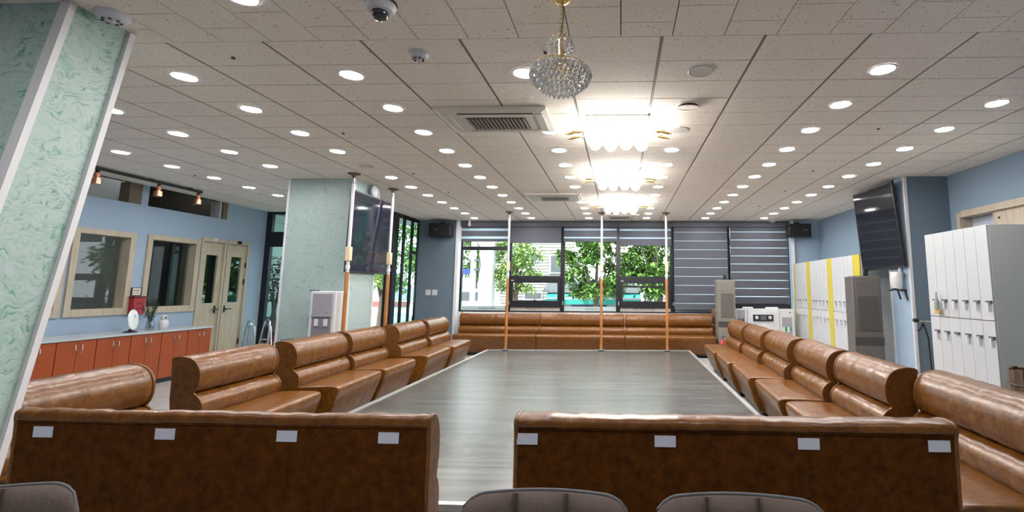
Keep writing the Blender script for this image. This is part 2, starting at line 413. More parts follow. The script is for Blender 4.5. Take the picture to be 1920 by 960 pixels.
# left wall
W0 = (4.95, 5.70, .96, 2.05); W1 = (5.80, 6.53, .96, 2.05); W2 = (6.76, 7.58, .96, 2.06)
D1 = (7.64, 8.14, 0, 2.13); D2 = (8.16, 8.66, 0, 2.13)
CL1 = (5.0, 6.58, 2.50, CZ); CL2 = (6.68, 8.10, 2.50, CZ)
wall_holes('wall_left', BLUE, 'x', -7.10, -6.95, -3.2, 9.05, 0, CZ, [W0, W1, W2, D1, D2, CL1, CL2], 'pale blue left wall with small windows and doors')
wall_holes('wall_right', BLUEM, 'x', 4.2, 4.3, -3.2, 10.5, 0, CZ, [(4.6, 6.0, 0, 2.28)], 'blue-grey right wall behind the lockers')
struct(box('wall_rear', BLUE, None, -7.1, 4.3, -3.3, -3.2, 0, CZ), 'pale blue wall behind the viewer')
# back: jutting blue wall, window wall, pier at right
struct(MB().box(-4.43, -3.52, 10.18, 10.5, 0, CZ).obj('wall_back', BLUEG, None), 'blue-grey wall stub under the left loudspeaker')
struct(box('wall_back_pier', BLUE, None, 3.61, 4.2, 10.2, 10.5, 0, CZ), 'pale blue wall stub under the right loudspeaker', 'wall')
struct(box('wall_sill', WHITE, None, -3.52, 3.61, 10.36, 10.55, 0, .82, .004), 'white low wall and ledge under the row of windows', 'wall')
struct(box('trim_1', TRIMM, None, -3.56, -3.50, 10.15, 10.34, 0, CZ), 'pale vertical trim left of the window row')
struct(box('trim_2', TRIMM, None, 3.60, 3.66, 10.14, 10.2, 0, CZ), 'pale vertical trim right of the window row')
struct(box('baseboard_left', TRIMM, None, -6.95, -6.93, 8.68, 9.05, 0, .09), 'low skirting at the left wall end')

# columns
def prism(name, M, parent, bot, top, z0, z1):
    p = [(x, y, z0) for x, y in bot] + [(x, y, z1) for x, y in top]
    return MB().hexa(p).obj(name, M, parent)
c1 = sroot('wall_column_near', 'leaning mint marbled pillar at the left edge of the view', 'column')
prism('pillar_body', MARBLE, c1, [(-3.5,1.80),(-2.86,1.80),(-2.86,2.13),(-3.5,2.13)], [(-3.5,2.22),(-2.86,2.22),(-2.86,2.52),(-3.5,2.52)], 0, CZ)
prism('corner_strip', TRIMM, c1, [(-2.90,1.785),(-2.845,1.785),(-2.845,1.815),(-2.90,1.815)], [(-2.90,2.205),(-2.845,2.205),(-2.845,2.235),(-2.90,2.235)], 0, CZ-.005)
prism('corner_strip', TRIMM, c1, [(-2.875,2.115),(-2.84,2.115),(-2.84,2.145),(-2.875,2.145)], [(-2.875,2.505),(-2.84,2.505),(-2.84,2.535),(-2.875,2.535)], 0, CZ-.005)
c2 = sroot('wall_column_left', 'square mint marbled pillar behind the left sofas', 'column')
box('pillar_body', MARBLE2, c2, -4.50, -3.60, 6.22, 6.85, 0, CZ)
for x, y in ((-4.515, 6.205), (-3.615, 6.205), (-3.615, 6.835)): box('corner_strip', TRIMM, c2, x, x+.03, y, y+.03, 0, CZ-.005)
c3 = sroot('wall_column_right', 'square blue-grey pillar carrying the right television', 'column')
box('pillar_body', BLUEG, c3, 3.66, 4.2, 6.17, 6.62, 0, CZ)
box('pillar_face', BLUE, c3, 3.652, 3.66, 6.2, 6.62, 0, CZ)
box('corner_strip', WHITE, c3, 3.64, 3.675, 6.155, 6.19, 0, CZ-.005)
box('corner_strip', WHITE, c3, 3.64, 3.66, 6.60, 6.63, 0, CZ-.005)

# ---- left wall small windows
def small_window(idx, r, label, glassm, mullions):
    w = sroot('window_%d' % idx, label)
    y0, y1, z0, z1 = r; t = .045
    f = MB().box(-7.08,-6.925,y0-.03,y0+t,z0-.03,z1+.03).box(-7.08,-6.925,y1-t,y1+.03,z0-.03,z1+.03)
    f.box(-7.08,-6.925,y0+t,y1-t,z1-t,z1+.03).box(-7.08,-6.925,y0+t,y1-t,z0-.03,z0+t+.02)
    f.obj('window_frame', WOODL, w, .003)
    for y in mullions: box('mullion', FRAMEB, w, -7.06, -7.03, y-.02, y+.02, z0+t, z1-t)
    box('pane', glassm, w, -7.05, -7.044, y0+t, y1-t, z0+t, z1-t)
small_window(7, W0, 'small wood-framed window half hidden by the leaning pillar', GLASS, [])
small_window(8, W1, 'wood-framed window showing a grey room, above the orange cabinets', GLASS, [])
small_window(9, W2, 'wood-framed window showing a dark room, beside the doors', GLASSG, [7.24])

# ---- left doors
def small_door(idx, r, label, hy, mirror, signm):
    d = sroot('door_%d' % idx, label)
    y0, y1, z0, z1 = r; t = .035
    MB().box(-7.08,-6.93,y0,y0+t,0,z1).box(-7.08,-6.93,y1-t,y1,0,z1).box(-7.08,-6.93,y0+t,y1-t,z1-.05,z1+.02).obj('door_frame', WOODL, d, .002)
    a, b = y0+t+.003, y1-t-.003
    ga, gb, g0, g1 = a+.10, b-.09, 1.05, 1.86
    leaf = MB().box(-7.0,-6.96,a,ga,0.01,z1-.055).box(-7.0,-6.96,gb,b,0.01,z1-.055).box(-7.0,-6.96,ga,gb,0.01,g0).box(-7.0,-6.96,ga,gb,g1,z1-.055)
    lf = leaf.obj('door_leaf', WOODL, d)
    box('pane', GLASSG, lf, -6.985, -6.979, ga, gb, g0, g1)
    s = 1 if mirror else -1
    h = MB().tube([(-6.96,hy,.94),(-6.90,hy,.94)],.012).tube([(-6.905,hy,.94),(-6.905,hy+s*.10,.94)],.009).box(-6.96,-6.952,hy-.02,hy+.02,.88,1.0)
    h.obj('door_handle', FRAMEB, lf)
    hy2 = b if mirror else a
    for z in (1.72, 1.42, .35): box('hinge', FRAMEB, d, -6.962, -6.945, hy2-.015, hy2+.015, z-.05, z+.05)
    box('door_plate', signm, d, -6.93, -6.922, (y0+y1)/2-.045, (y0+y1)/2+.045, z1-.035, z1+.02)
small_door(1, D1, 'narrow pale wood door with a tall green glass light, next to the dark window', 8.04, False, SMOKEM)
small_door(2, D2, 'narrow pale wood door with a tall green glass light, nearest the black glazed front', 8.24, True, FRAMEB)

# rooms beyond the left wall
struct(MB().box(-9.6,-9.5,4.3,9.05,0,3.3).box(-9.6,-7.1,4.2,4.3,0,3.3).obj('wall_room_rear', INTG, None), 'grey inside wall seen through the left windows', 'wall')
struct(box('wall_room_divider', INTG, None, -9.5, -7.1, 6.60, 6.68, 0, 3.3), 'partition between the rooms behind the left windows', 'wall')
struct(box('wall_room_dark', INTD, None, -9.45, -9.38, 6.68, 9.0, 0, 3.2), 'dark inside wall seen through the second window', 'wall')
struct(box('wall_room_end', INTB, None, -9.5, -7.1, 9.05, 9.15, 0, 3.3), 'brown end wall seen through the high openings', 'wall')
struct(box('wall_room_divider_dark', INTB, None, -9.5, -7.1, 8.12, 8.16, 0, 3.2), 'brown partition behind the doors', 'wall')
struct(box('floor_rooms', INTG, None, -9.6, -7.1, 4.3, 9.05, -.05, 0), 'grey floor of the small rooms', 'floor')
struct(box('ceiling_rooms_dark', INTD, None, -9.6, -7.1, 6.68, 9.1, 3.2, 3.3), 'dark ceiling beyond the second high opening', 'ceiling')
struct(box('ceiling_rooms', mat('olive_ceiling', (.17,.17,.14), .8), None, -9.6, -7.1, 4.3, 9.1, 3.3, 3.4), 'pale ceiling of the small rooms', 'ceiling')
struct(box('trim_3', WHITE, None, -9.49, -9.44, 7.55, 7.85, 0.2, 2.2), 'white panel inside the grey room')
tag(box('standing_board', WHITE, None, -8.4, -8.33, 6.30, 6.52, .0, 2.0), 'tall white panel standing inside the grey room behind the first window', 'panel')
ra = thing('room_fill_lamp', 'added fill lamp, itself unseen, brightening the grey side room behind the left window', 'lamp', (-8.6, 5.6, 3.3))  # unseen lamp, added only to brighten the room behind the first window
MB().cyl(0,0,-.05,-.005,.14).obj('lamp_base', WHITE, ra); MB().cyl(0,0,-.07,-.05,.12).obj('fill_lamp_shade', mat('fill_lamp_glow', (.9,.9,.9), .5, emit=((1,.97,.9), 8.0)), ra)
rp = MB().box(-7.11,-6.94,7.93,7.955,2.5,CZ)
struct(rp.obj('trim_4', WHITE, None), 'slim white post in the second high opening')
struct(MB().box(-7.10,-6.95,6.40,6.58,2.5,CZ-.002).box(-7.10,-6.95,8.0,8.10,2.5,CZ-.002).obj('trim_5', mat('brown_reveal', (.16,.12,.09), .7), None), 'brown reveals of the high wall openings')

# ---- right sliding door
d3 = sroot('door_3', 'pale wooden sliding door on the right wall above the near lockers')
MB().box(4.15,4.3,5.94,6.0,0,2.28).box(4.15,4.3,4.6,4.66,0,2.28).box(4.15,4.3,4.66,5.94,2.22,2.30).obj('door_frame', WOODL, d3, .003)
lf = box('door_leaf', WOODL, d3, 4.19, 4.23, 4.64, 5.47, 0.01, 2.22)
MB().ball(4.185,5.38,2.14,.012).obj('door_knob', FRAMEB, lf)
struct(box('wall_beyond_door', mat('pale_blue_beyond', (.45,.52,.62), .7), None, 4.3, 4.42, 4.4, 6.1, 0, 2.6), 'pale blue wall seen through the sliding doorway', 'wall')

# ---- back windows
MX = [-3.52, -2.43, -1.26, -.05, 1.12, 2.32, 3.60]
lbl = ['leftmost bay of the window wall, one tall pane under a transom', 'second window bay from the left, with a black tilting sash', 'third window bay from the left, one tall pane with trees outside',
       'fourth window bay from the left, with a tilting sash before the leafy tree', 'fifth window bay, behind the fully lowered grey blind', 'rightmost window bay, behind the striped lowered blind']
Y0, Y1 = 10.38, 10.46
def glyphs(parent, name, x0, z, n, h, M, y):
    """small blocky syllable-like marks"""
    mb = MB(); rnd = random.Random(n*7 + int(x0*10)); w = h*.9
    for k in range(n):
        x = x0 + k*w*1.15; t = h*.13
        if rnd.random() < .18: continue
        mb.box(x, x+w*.55, y-.001, y, z+h*.8, z+h*.8+t)
        mb.box(x+w*.15, x+w*.15+t, y-.001, y, z+h*.4, z+h*.8)
        if rnd.random() < .6: mb.box(x, x+w*.6, y-.001, y, z+h*.35, z+h*.35+t)
        mb.box(x+w*.75, x+w*.75+t, y-.001, y, z+h*.3, z+h)
        if rnd.random() < .6: mb.box(x+w*.2, x+w*.8, y-.001, y, z, z+t)
    return mb.obj(name, M, parent, smooth=False)
for k in range(6):
    w = sroot('window_%d' % (k+1), lbl[k]); a, b = MX[k], MX[k+1]; t = .045
    fr = MB().box(a-.0,a+t,Y0,Y1,.82,CZ-.03).box(b-t,b,Y0,Y1,.82,CZ-.03).box(a,b,Y0,Y1,CZ-.09,CZ).box(a+t,b-t,Y0,Y1,.82,.85)
    if k == 0: fr.box(a+t,b-t,Y0,Y1,2.16,2.24)
    if k in (1,3): fr.box(a+t,b-t,Y0,Y1,1.52,1.60)
    fr.obj('window_frame', FRAMEB, w, .002)
    if k in (1, 3):
        s0, s1 = .94, 1.55
        box('pane', GLASS, w, a+t, b-t, 10.42, 10.426, 1.60, CZ-.09)
        sa = MB().box(a+t,a+.10,10.34,10.40,s0,s1).box(b-.10,b-t,10.34,10.40,s0,s1).box(a+.10,b-.10,10.34,10.40,s1-.10,s1).box(a+.10,b-.10,10.34,10.40,s0,s0+.13)
        if k == 3: sa.box(a+.10,b-.10,10.35,10.39,1.36,1.40)
        sh = sa.obj('sash', FRAMEB, w, .003)
        box('pane', GLASS, sh, a+.10, b-.10, 10.37, 10.376, s0+.13, s1-.10)
        MB().box((a+b)/2-.05,(a+b)/2+.05,10.32,10.345,s0+.11,s0+.14).tube([((a+b)/2,10.325,s0+.13),((a+b)/2,10.315,s0+.17)],.012).obj('latch', BLACK, sh)
        box('badge', ALU, sh, a+.06, a+.12, 10.337, 10.34, s1-.06, s1-.04)
        st = box('lower_panel', mat('sand_film', (.52,.49,.45), .7), w, a+t, b-t, 10.40, 10.41, .85, .94)
        glyphs(w, 'lettering', (a+b)/2-(.2 if k==1 else .32), .87, 7 if k == 1 else 11, .055, GREYD, 10.40)
    else:
        box('pane', GLASS, w, a+t, b-t, 10.42, 10.426, .85, CZ-.09)
        if k != 5:
            box('frosted_strip', mat('frosted_film', (.42,.52,.53), .5), w, a+t, b-t, 10.41, 10.418, .85, .945)
            if k in (0, 2): glyphs(w, 'lettering', (a+b)/2-.15, .87, 9, .045, GREYD, 10.409)
    for q in (a+.015,) if k else (): MB().tube([(q,10.37,.98),(q,10.37,1.06)],.012).obj('cord_clip', ALU, w)

# zebra blinds
def blind(k, bottom, bands, label, lit):
    a, b = MX[k]+.03, MX[k+1]-.03
    t = thing('zebra_blind', label, 'blind', ((a+b)/2, 10.30, bottom)); w = (b-a)/2
    H = CZ - .008 - bottom
    MB().box(-w-.03,w+.03,-.05,.05,H-.12,H).obj('head_box', BLINDG, t, .01)
    MB().box(-w,w,-.012,.012,0,.03).obj('bottom_bar', BLINDG, t, .006)
    box('sheer_layer', SHEER, t, -w, w, .004, .006, .03, H-.12)
    zt = H-.12
    top = zt
    for (z0, z1) in bands: box('fabric_band', BLINDG, t, -w, w, -.004, .002, z0, min(z1, zt))
    return t
def bands_from(gaps, H):
    """gaps: list of (z, height) of bright slits, from bottom up"""
    z = .03; out = []
    for g, h in gaps: out.append((z, g)); z = g+h
    out.append((z, H)); return out
Hk = lambda b: CZ-.008-b-.12
blind(0, 2.34, bands_from([(.065,.05),(.24,.05)], Hk(2.34)), 'short striped roller blind raised above the leftmost window bay', 1)
blind(1, 2.31, bands_from([], Hk(2.31)), 'plain grey roller blind with closed bands, above the second window bay', 0)
blind(2, 2.34, bands_from([(.075,.035),(.25,.035)], Hk(2.34)), 'short striped blind with two light slits, above the third window bay', 1)
blind(3, 2.26, bands_from([(.15,.032),(.325,.035)], Hk(2.26)), 'short striped blind hanging slightly lower, above the leafy fourth bay', 1)
g5 = [(.13 + .19*i, .010) for i in range(9)]
g6 = [(.16 + .172*i, .014) for i in range(10)]
blind(4, .90, bands_from([g for g in g5 if g[0] < Hk(.9)-.05], Hk(.9)), 'long grey zebra blind with faint slits, left of the striped one', 0)
blind(5, 1.02, bands_from([g for g in g6 if g[0] < Hk(1.02)-.05], Hk(1.02)), 'long grey zebra blind with bright slits, above the white audio cabinet', 0)

# ---- black glazed front at back left
gw = sroot('window_10', 'black-framed green glass front beside the left doors')
fr = MB().box(-7.0,-6.84,9.05,9.13,0,CZ).box(-4.55,-4.38,9.05,9.2,0,CZ)
fr.box(-6.84,-4.55,9.05,9.13,CZ-.05,CZ).box(-6.84,-4.55,9.05,9.13,2.11,2.40).box(-6.84,-4.55,9.05,9.13,0,.12)
for x in (-5.95, -5.15): fr.box(x-.04, x+.04, 9.05, 9.13, .12, 2.11)
fr.obj('window_frame', FRAMEB, gw, .003)
box('pane', GLASSG, gw, -6.84, -4.55, 9.085, 9.091, 2.40, CZ-.05)
for a, b in ((-6.84,-5.99),(-5.91,-5.19)): box('pane', GLASSG, gw, a, b, 9.085, 9.091, .12, 2.11)
box('pane', GLASS, gw, -5.11, -4.55, 9.085, 9.091, .12, 2.11)
gs = sroot('window_11', 'black-framed glazed side beside the blue wall stub')
ys = [9.2, 9.45, 9.55, 9.86, 9.96, 10.14]
fr = MB()
for y0, y1 in ((9.20,9.23),(9.44,9.53),(9.82,9.90),(10.13,10.18)): fr.box(-4.415,-4.385,y0,y1,0,CZ)
fr.box(-4.415,-4.385,9.2,10.14,CZ-.08,CZ).box(-4.415,-4.385,9.2,10.14,0,.1).box(-4.415,-4.385,9.90,10.13,2.03,2.10)
fr.obj('window_frame', FRAMEB, gs, .003)
for y0, y1 in ((9.23,9.44),(9.53,9.82),(9.90,10.13)): box('pane', GLASSG, gs, -4.403, -4.397, y0, y1, .1, CZ-.06)
hd = MB()
for y in (9.80, 9.96): hd.tube([(-4.35,y,1.0),(-4.33,y,1.0),(-4.33,y,1.4),(-4.35,y,1.4)], .012)
hd.obj('door_handle', CHROME, gs)

# lobby beyond the glazed front
struct(box('wall_lobby', TEALW, None, -10.2, -6.9, 11.6, 11.7, 0, 2.9), 'pale teal wall of the lobby behind the plant', 'wall')
struct(box('wall_lobby_side', TEALW, None, -10.2, -10.1, 9.1, 11.6, 0, 2.9), 'pale teal side wall of the lobby', 'wall')
struct(box('ceiling_lobby', WHITE, None, -10.2, -4.4, 9.15, 11.7, 2.9, 3.0), 'white lobby ceiling', 'ceiling')
struct(box('ground', ASPH, None, -40, 40, 10.5, 70, -.12, -.05), 'grey street outside the windows', 'ground')
struct(box('floor_lobby', ASPH, None, -10.2, -4.33, 9.05, 10.5, -.08, -.01), 'grey lobby floor', 'floor')
struct(box('wall_lobby_low', GREYD, None, -8.6, -6.95, 10.55, 10.65, 0, .66), 'low dark planter wall in the lobby', 'wall')

# ================================================================ PLATFORM
pl = thing('low_platform', 'long low wooden stage covered in grey vinyl, between the two rows of sofas', 'platform', (-.6, 6.0, 0))
def quad_slab(name, M, xa, xb, yn, yfa, yfb, z0, z1, xt=0):
    p = [(xa,yn),(xb,yn),(xb+xt,yfb),(xa+xt,yfa)]
    return MB().hexa([(x+.6,y-6,z0) for x,y in p]+[(x+.6,y-6,z1) for x,y in p]).obj(name, M, pl)
quad_slab('base', GREYD, -2.46, 1.20, 2.72, 9.02, 9.22, 0, .165)
quad_slab('vinyl_sheet', VINYL, -2.47, -.600, 2.70, 9.07, 9.17, .165, .180, .0)
quad_slab('vinyl_sheet', VINYL, -.600, 1.262, 2.70, 9.17, 9.27, .165, .180, .0)
MB().hexa([(-1.89,-3.33,.15),(1.87,-3.33,.15),(1.87,-3.29,.15),(-1.89,-3.29,.15),(-1.89,-3.33,.186),(1.87,-3.33,.186),(1.87,-3.29,.186),(-1.89,-3.29,.186)]).obj('edge_trim', ALU, pl)
MB().hexa([(-1.905,-3.33,.14),(-1.86,-3.33,.14),(-1.86,3.07,.14),(-1.905,3.07,.14),(-1.905,-3.33,.188),(-1.86,-3.33,.188),(-1.86,3.07,.188),(-1.905,3.07,.188)]).obj('edge_trim', ALU, pl)
MB().hexa([(1.84,-3.33,.14),(1.885,-3.33,.14),(1.915,3.29,.14),(1.87,3.29,.14),(1.84,-3.33,.188),(1.885,-3.33,.188),(1.915,3.29,.188),(1.87,3.29,.188)]).obj('edge_trim', ALU, pl)
MB().hexa([(-1.9,3.04,.14),(1.91,3.26,.14),(1.91,3.30,.14),(-1.9,3.08,.14),(-1.9,3.04,.188),(1.91,3.26,.188),(1.91,3.30,.188),(-1.9,3.08,.188)]).obj('edge_trim', ALU, pl)

# ================================================================ SOFAS
def smooth_poly(p, it=2):
    for _ in range(it):
        q = []
        for i in range(len(p)):
            a, b = p[i], p[(i+1) % len(p)]
            q += [(a[0]*.75+b[0]*.25, a[1]*.75+b[1]*.25), (a[0]*.25+b[0]*.75, a[1]*.25+b[1]*.75)]
        p = q
    return p
def inset(p, d):
    n = len(p); out = []
    cx = sum(a[0] for a in p)/n; cy = sum(a[1] for a in p)/n
    for a in p:
        v = Vector((a[0]-cx, a[1]-cy)); l = v.length
        v = v*max(0.2, (l-d)/l); out.append((cx+v.x, cy+v.y))
    return out
def loft(poly, L, end=.02, wob=0.0, seed=0, step=.03):
    mb = MB(); rnd = random.Random(seed)
    st = [(-L/2, end*.8), (-L/2+end*.25, end*.3), (-L/2+end, 0)]
    k = max(2, int((L-2*end)/step)); ph = [rnd.uniform(0, 6.28) for _ in range(4)]
    for i in range(1, k): st.append((-L/2+end+(L-2*end)*i/k, 0))
    st += [(L/2-end, 0), (L/2-end*.25, end*.3), (L/2, end*.8)]
    n = len(poly); vs = []; fs = []
    for x, d in st:
        w = wob*(math.sin(x*38+ph[0])+.8*math.sin(x*61+ph[1])+.6*math.sin(x*97+ph[2])+1.2*math.sin(x*9+ph[3]))
        P = inset(poly, d - w)
        vs += [(x, a, b) for a, b in P]
    for i in range(len(st)-1):
        for j in range(n):
            j2 = (j+1) % n; fs.append((i*n+j, (i+1)*n+j, (i+1)*n+j2, i*n+j2))
    fs.append(tuple(reversed(range(n)))); fs.append(tuple((len(st)-1)*n+j for j in range(n)))
    # orient outward
    return mb.add(vs, fs)
P_UP = smooth_poly([(-.270,.784),(-.288,.784),(-.294,.80),(-.285,.824),(-.215,.830),(-.135,.808),(-.088,.745),(-.078,.66),(-.098,.60),(-.135,.568),(-.25,.568)], 2)
P_LO = smooth_poly([(-.25,.572),(-.13,.570),(-.075,.548),(-.042,.50),(-.048,.43),(-.08,.39),(-.25,.39)], 2)
P_SE = smooth_poly([(-.25,.07),(-.25,.25),(-.25,.415),(-.12,.418),(.14,.428),(.30,.425),(.325,.40),(.318,.34),(.215,.08),(.19,.06),(-.1,.06)], 2)
P_BK = smooth_poly([(-.275,.06),(-.278,.40),(-.280,.772),(-.278,.782),(-.24,.782),(-.19,.70),(-.19,.30),(-.19,.06)], 1)
P_SB = smooth_poly([(-.278,.40),(-.284,.775),(-.296,.80),(-.288,.826),(-.215,.834),(-.132,.811),(-.083,.745),(-.074,.66),(-.092,.60),(-.118,.572),(-.075,.55),(-.038,.50),(-.044,.43),(-.07,.40),(-.15,.385)], 2)
meshes = {}
def sofa(L, label, loc, rz, group, tags=None, short=0.0):
    key = (round(L, 2), short)
    if key not in meshes:
        ms = {}
        for nm, P, end, wob, M in (('upper_roll',P_UP,.012,.0016,LEATH),('lower_roll',P_LO,.012,.0016,LEATH),('seat',P_SE,.014,.0008,LEATH),('back_panel',P_BK,.008,.0003,LEATH_DIM)):
            if short and nm != 'seat': P = [(-.285+(a+.285)*.5, b) for a, b in P]
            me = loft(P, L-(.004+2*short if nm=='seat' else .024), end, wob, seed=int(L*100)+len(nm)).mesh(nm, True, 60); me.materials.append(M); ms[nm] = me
        me = loft([(-.285+(a+.285)*.5, b) for a, b in P_SB] if short else P_SB, .016, .005, 0, 1, .004).mesh('side_panel', True, 50); me.materials.append(LEATHS); ms['side_panel'] = me
        pm = MB().box(-L/2+.05, L/2-.05, -.23, .17, .03, .075).mesh('plinth'); pm.materials.append(BLACK); ms['plinth'] = pm
        lm = MB().cyl(0,0,0,.035,.03,10).mesh('leg'); lm.materials.append(BLACK); ms['leg'] = lm
        meshes[key] = ms
    ms = meshes[key]
    t = thing('sofa', label, 'sofa', loc, rz, group)
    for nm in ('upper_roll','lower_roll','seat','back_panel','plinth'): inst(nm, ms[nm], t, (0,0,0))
    for sx in (-1, 1):
        inst('side_panel', ms['side_panel'], t, (sx*(L/2-.010), 0, 0))
        for y in (-.2, .13): inst('leg', ms['leg'], t, (sx*(L/2-.12), y, 0))
    # seam line between the band over the back and the panel
    MB().tube([(-L/2+.01,-.282,.781),(L/2-.01,-.282,.781)], .004, 6).obj('piping', LEATH_DIM, t)
    if tags:
        for x in tags:
            g = MB().box(x-.041, x+.041, -.2845, -.2825, .722, .764)
            o = g.obj('paper_tag', PAPER, t); 
    return t
GR = 'caramel leather sofas in the right-hand row'; GL = 'caramel leather sofas in the left-hand row'; GB = 'long caramel leather sofas under the windows'; GN = 'caramel leather sofas seen from behind in the foreground'
# right row, facing -x (front at x 1.35): local +y -> -x : rz = +90deg
Rr = [(8.22,7.20,1.70,.03,'farthest sofa of the right row, beside the taupe air unit'),(7.17,6.18,1.69,.05,'second sofa from the far end of the right row'),(6.14,5.16,1.68,.06,'third sofa from the far end of the right row'),
      (5.10,4.19,1.675,.06,'fourth sofa from the far end of the right row'),(4.12,3.29,1.665,.03,'second nearest sofa of the right row, with its wavy end exposed'),(3.22,2.20,1.77,.03,'nearest sofa of the right row, at the right image edge')]
for y1, y0, x, tw, l in Rr: sofa(y1-y0, 'caramel leather ' + l, (x, (y0+y1)/2, 0), PI/2 - tw, GR)
Ll = [(8.50,7.53,-2.93,.04,'farthest sofa of the left row, in front of the blue wall stub'),(7.46,6.47,-2.92,.04,'second farthest sofa of the left row, beyond the pole gap'),(6.22,5.42,-2.95,.0,'third sofa of the left row, beside the marbled pillar'),
      (5.33,4.42,-2.93,.05,'fourth sofa of the left row, before the water dispenser'),(4.24,3.40,-2.93,.03,'second nearest sofa of the left row, before the orange cabinets'),(3.08,2.26,-2.91,.02,'nearest sofa of the left row, half behind the leaning pillar')]
for y1, y0, x, tw, l in Ll: sofa(y1-y0, 'caramel leather ' + l, (x, (y0+y1)/2, 0), -PI/2 + tw, GL)
for x0, x1, l in ((-3.32,-1.66,'left sofa under the windows, beside the blue stub'),(-1.658,.088,'middle sofa under the windows'),(.092,1.86,'right sofa under the windows, ending at the taupe air unit')):
    sofa(x1-x0, 'long caramel leather ' + l, ((x0+x1)/2, 9.80, 0), PI, GB)
sofa(1.72, 'caramel leather sofa with four paper tags, seen from behind, left foreground', (-1.60, 2.215, 0), 0, GN, [-.73, -.22, .28, .69], short=.28)
sofa(1.71, 'caramel leather sofa with four paper tags, seen from behind, right foreground', (.435, 2.235, 0), 0, GN, [-.80, -.26, .29, .78])

# ================================================================ CEILING FITTINGS
ring_me = MB()
def ringmesh(r0, r1, h):
    mb = MB(); n = 24; vs = []; fs = []
    pr = [(r0,.001),(r0,-h*.6),(r0+.004,-h),(r1-.006,-h),(r1,-.001)]
    for r, z in pr:
        for k in range(n): a = 2*PI*k/n; vs.append((r*math.cos(a), r*math.sin(a), z))
    for i in range(len(pr)-1):
        for k in range(n): k2=(k+1)%n; fs.append((i*n+k,i*n+k2,(i+1)*n+k2,(i+1)*n+k))
    return mb.add(vs, fs)
rm = ringmesh(.072, .088, .006).mesh('trim_ring'); rm.materials.append(WHITE)
dm = MB().lathe([(.02,-.011),(.074,-.002)], n=12).mesh('diffuser', False); dm.materials.append(LIT)
dmo = MB().cyl(0,0,-.004,.002,.074,16).mesh('diffuser'); dmo.materials.append(OFFL)
def downlight(x, y, label, lit=True):
    t = thing('downlight', label, 'light', (x, y, CZ), 0, 'round recessed downlights in the ceiling')
    inst('trim_ring', rm, t, (0,0,0)); inst('diffuser', dm if lit else dmo, t, (0,0,0))
LY = lambda k: 3.093 + .612*k
cols = [(-5.52, range(3, 8), 'the row nearest the left wall'), (-4.28, range(1, 5), 'the second row from the left wall'), (-3.07, range(0, 12), 'the row above the left sofas'),
        (-1.87, range(0, 12), 'the row left of the ceiling cassettes'), (-.66, [0,2,3,4,5,6,8,9,10,11], 'the row just left of the chandeliers'), (.54, [3,4,5,6,7,8,9,10,11], 'the row just right of the chandeliers'),
        (1.745, range(0, 12), 'the row above the right sofas'), (2.95, range(1, 12), 'the row nearest the right wall')]
for x, ks, name in cols:
    c = 0
    for k in ks:
        if x == -3.07 and k == 4: continue
        downlight(x, LY(k), 'lit round white downlight, %s from the viewer in %s' % (ORD[c], name)); c += 1
downlight(-1.93, 2.19, 'lit round downlight cut by the top image edge, upper left of the dome camera')
downlight(-.73, 2.16, 'lit round downlight cut by the top image edge, right of the dome camera')
for q, y in enumerate((.97, -.25)):
    for x, w in ((-3.07, 'far left'), (-1.87, 'left'), (-.66, 'centre left'), (.54, 'centre right'), (1.745, 'right')):
        downlight(x, y, 'lit round downlight behind the viewer, %s column, %s row' % (w, ['nearer', 'farther'][q]))
downlight(-3.09, 5.56, 'unlit round downlight right of the marbled pillar', False)
downlight(.54, 3.09, 'unlit flush round downlight right of the crystal pendant', False)
downlight(.54, 4.29, 'unlit thin-ringed round fitting nearest the first chandelier', False)
# open dark fitting
t = thing('ceiling_hatch', 'half-open dark round ceiling fitting right of the pendant', 'ceiling fitting', (.54, 3.70, CZ))
MB().cyl(0,0,-.004,0,.085,20).obj('opening', GRILLD, t); ringmesh(.08,.095,.012).obj('trim_ring', TILE, t)
lid = MB().cyl(0,0,-.004,.002,.08,20).obj('lid', TILE, t); lid.location = (0, -.01, -.018); lid.rotation_euler = (.16, 0, 0)

spots = [(-2.49,2.82),(-.47,2.80),(-2.65,4.32),(-5.64,5.99),(-5.67,7.19),(-2.67,5.93),(-2.65,7.13),(-2.64,8.26),(2.34,4.28),(2.37,5.84),(2.44,7.06),(2.44,8.37),(2.53,9.62)]
names = ['left of the ceiling smoke detector','beside the crystal pendant','left of the ceiling cassette','above the first high wall opening','near the marbled pillar top','right of the marbled pillar','beyond the marbled pillar','near the left pole by the windows','on the right, nearest','on the right, second','on the right, third','on the right, fourth','on the right, by the window wall']
for (x, y), nme in zip(spots, names):
    t = thing('sprinkler', 'tiny dark sprinkler point in the ceiling, ' + nme, 'sprinkler', (x, y, CZ), 0, 'ceiling sprinkler points')
    MB().cyl(0,0,-.004,0,.022,14).obj('plate', TILE, t); MB().cyl(0,0,-.012,-.004,.012,10).obj('head', BLACK, t)

# dome camera
t = thing('dome_camera', 'white dome security camera with black eye on the ceiling', 'camera', (-1.245, 2.27, CZ))
MB().lathe([(.062,-.004),(.075,-.008),(.078,-.02),(.062,-.045),(.042,-.052)], n=28).obj('housing', WHITE, t)
MB().cyl(0,0,-.008,0,.08,28).obj('base_ring', BLACK, t)
MB().lathe([(.042,-.050),(.042,-.062),(.036,-.082),(.022,-.094),(.004,-.098)], n=24).obj('dome', mat('smoked_dome', (.01,.01,.012), .05, coat=1), t)
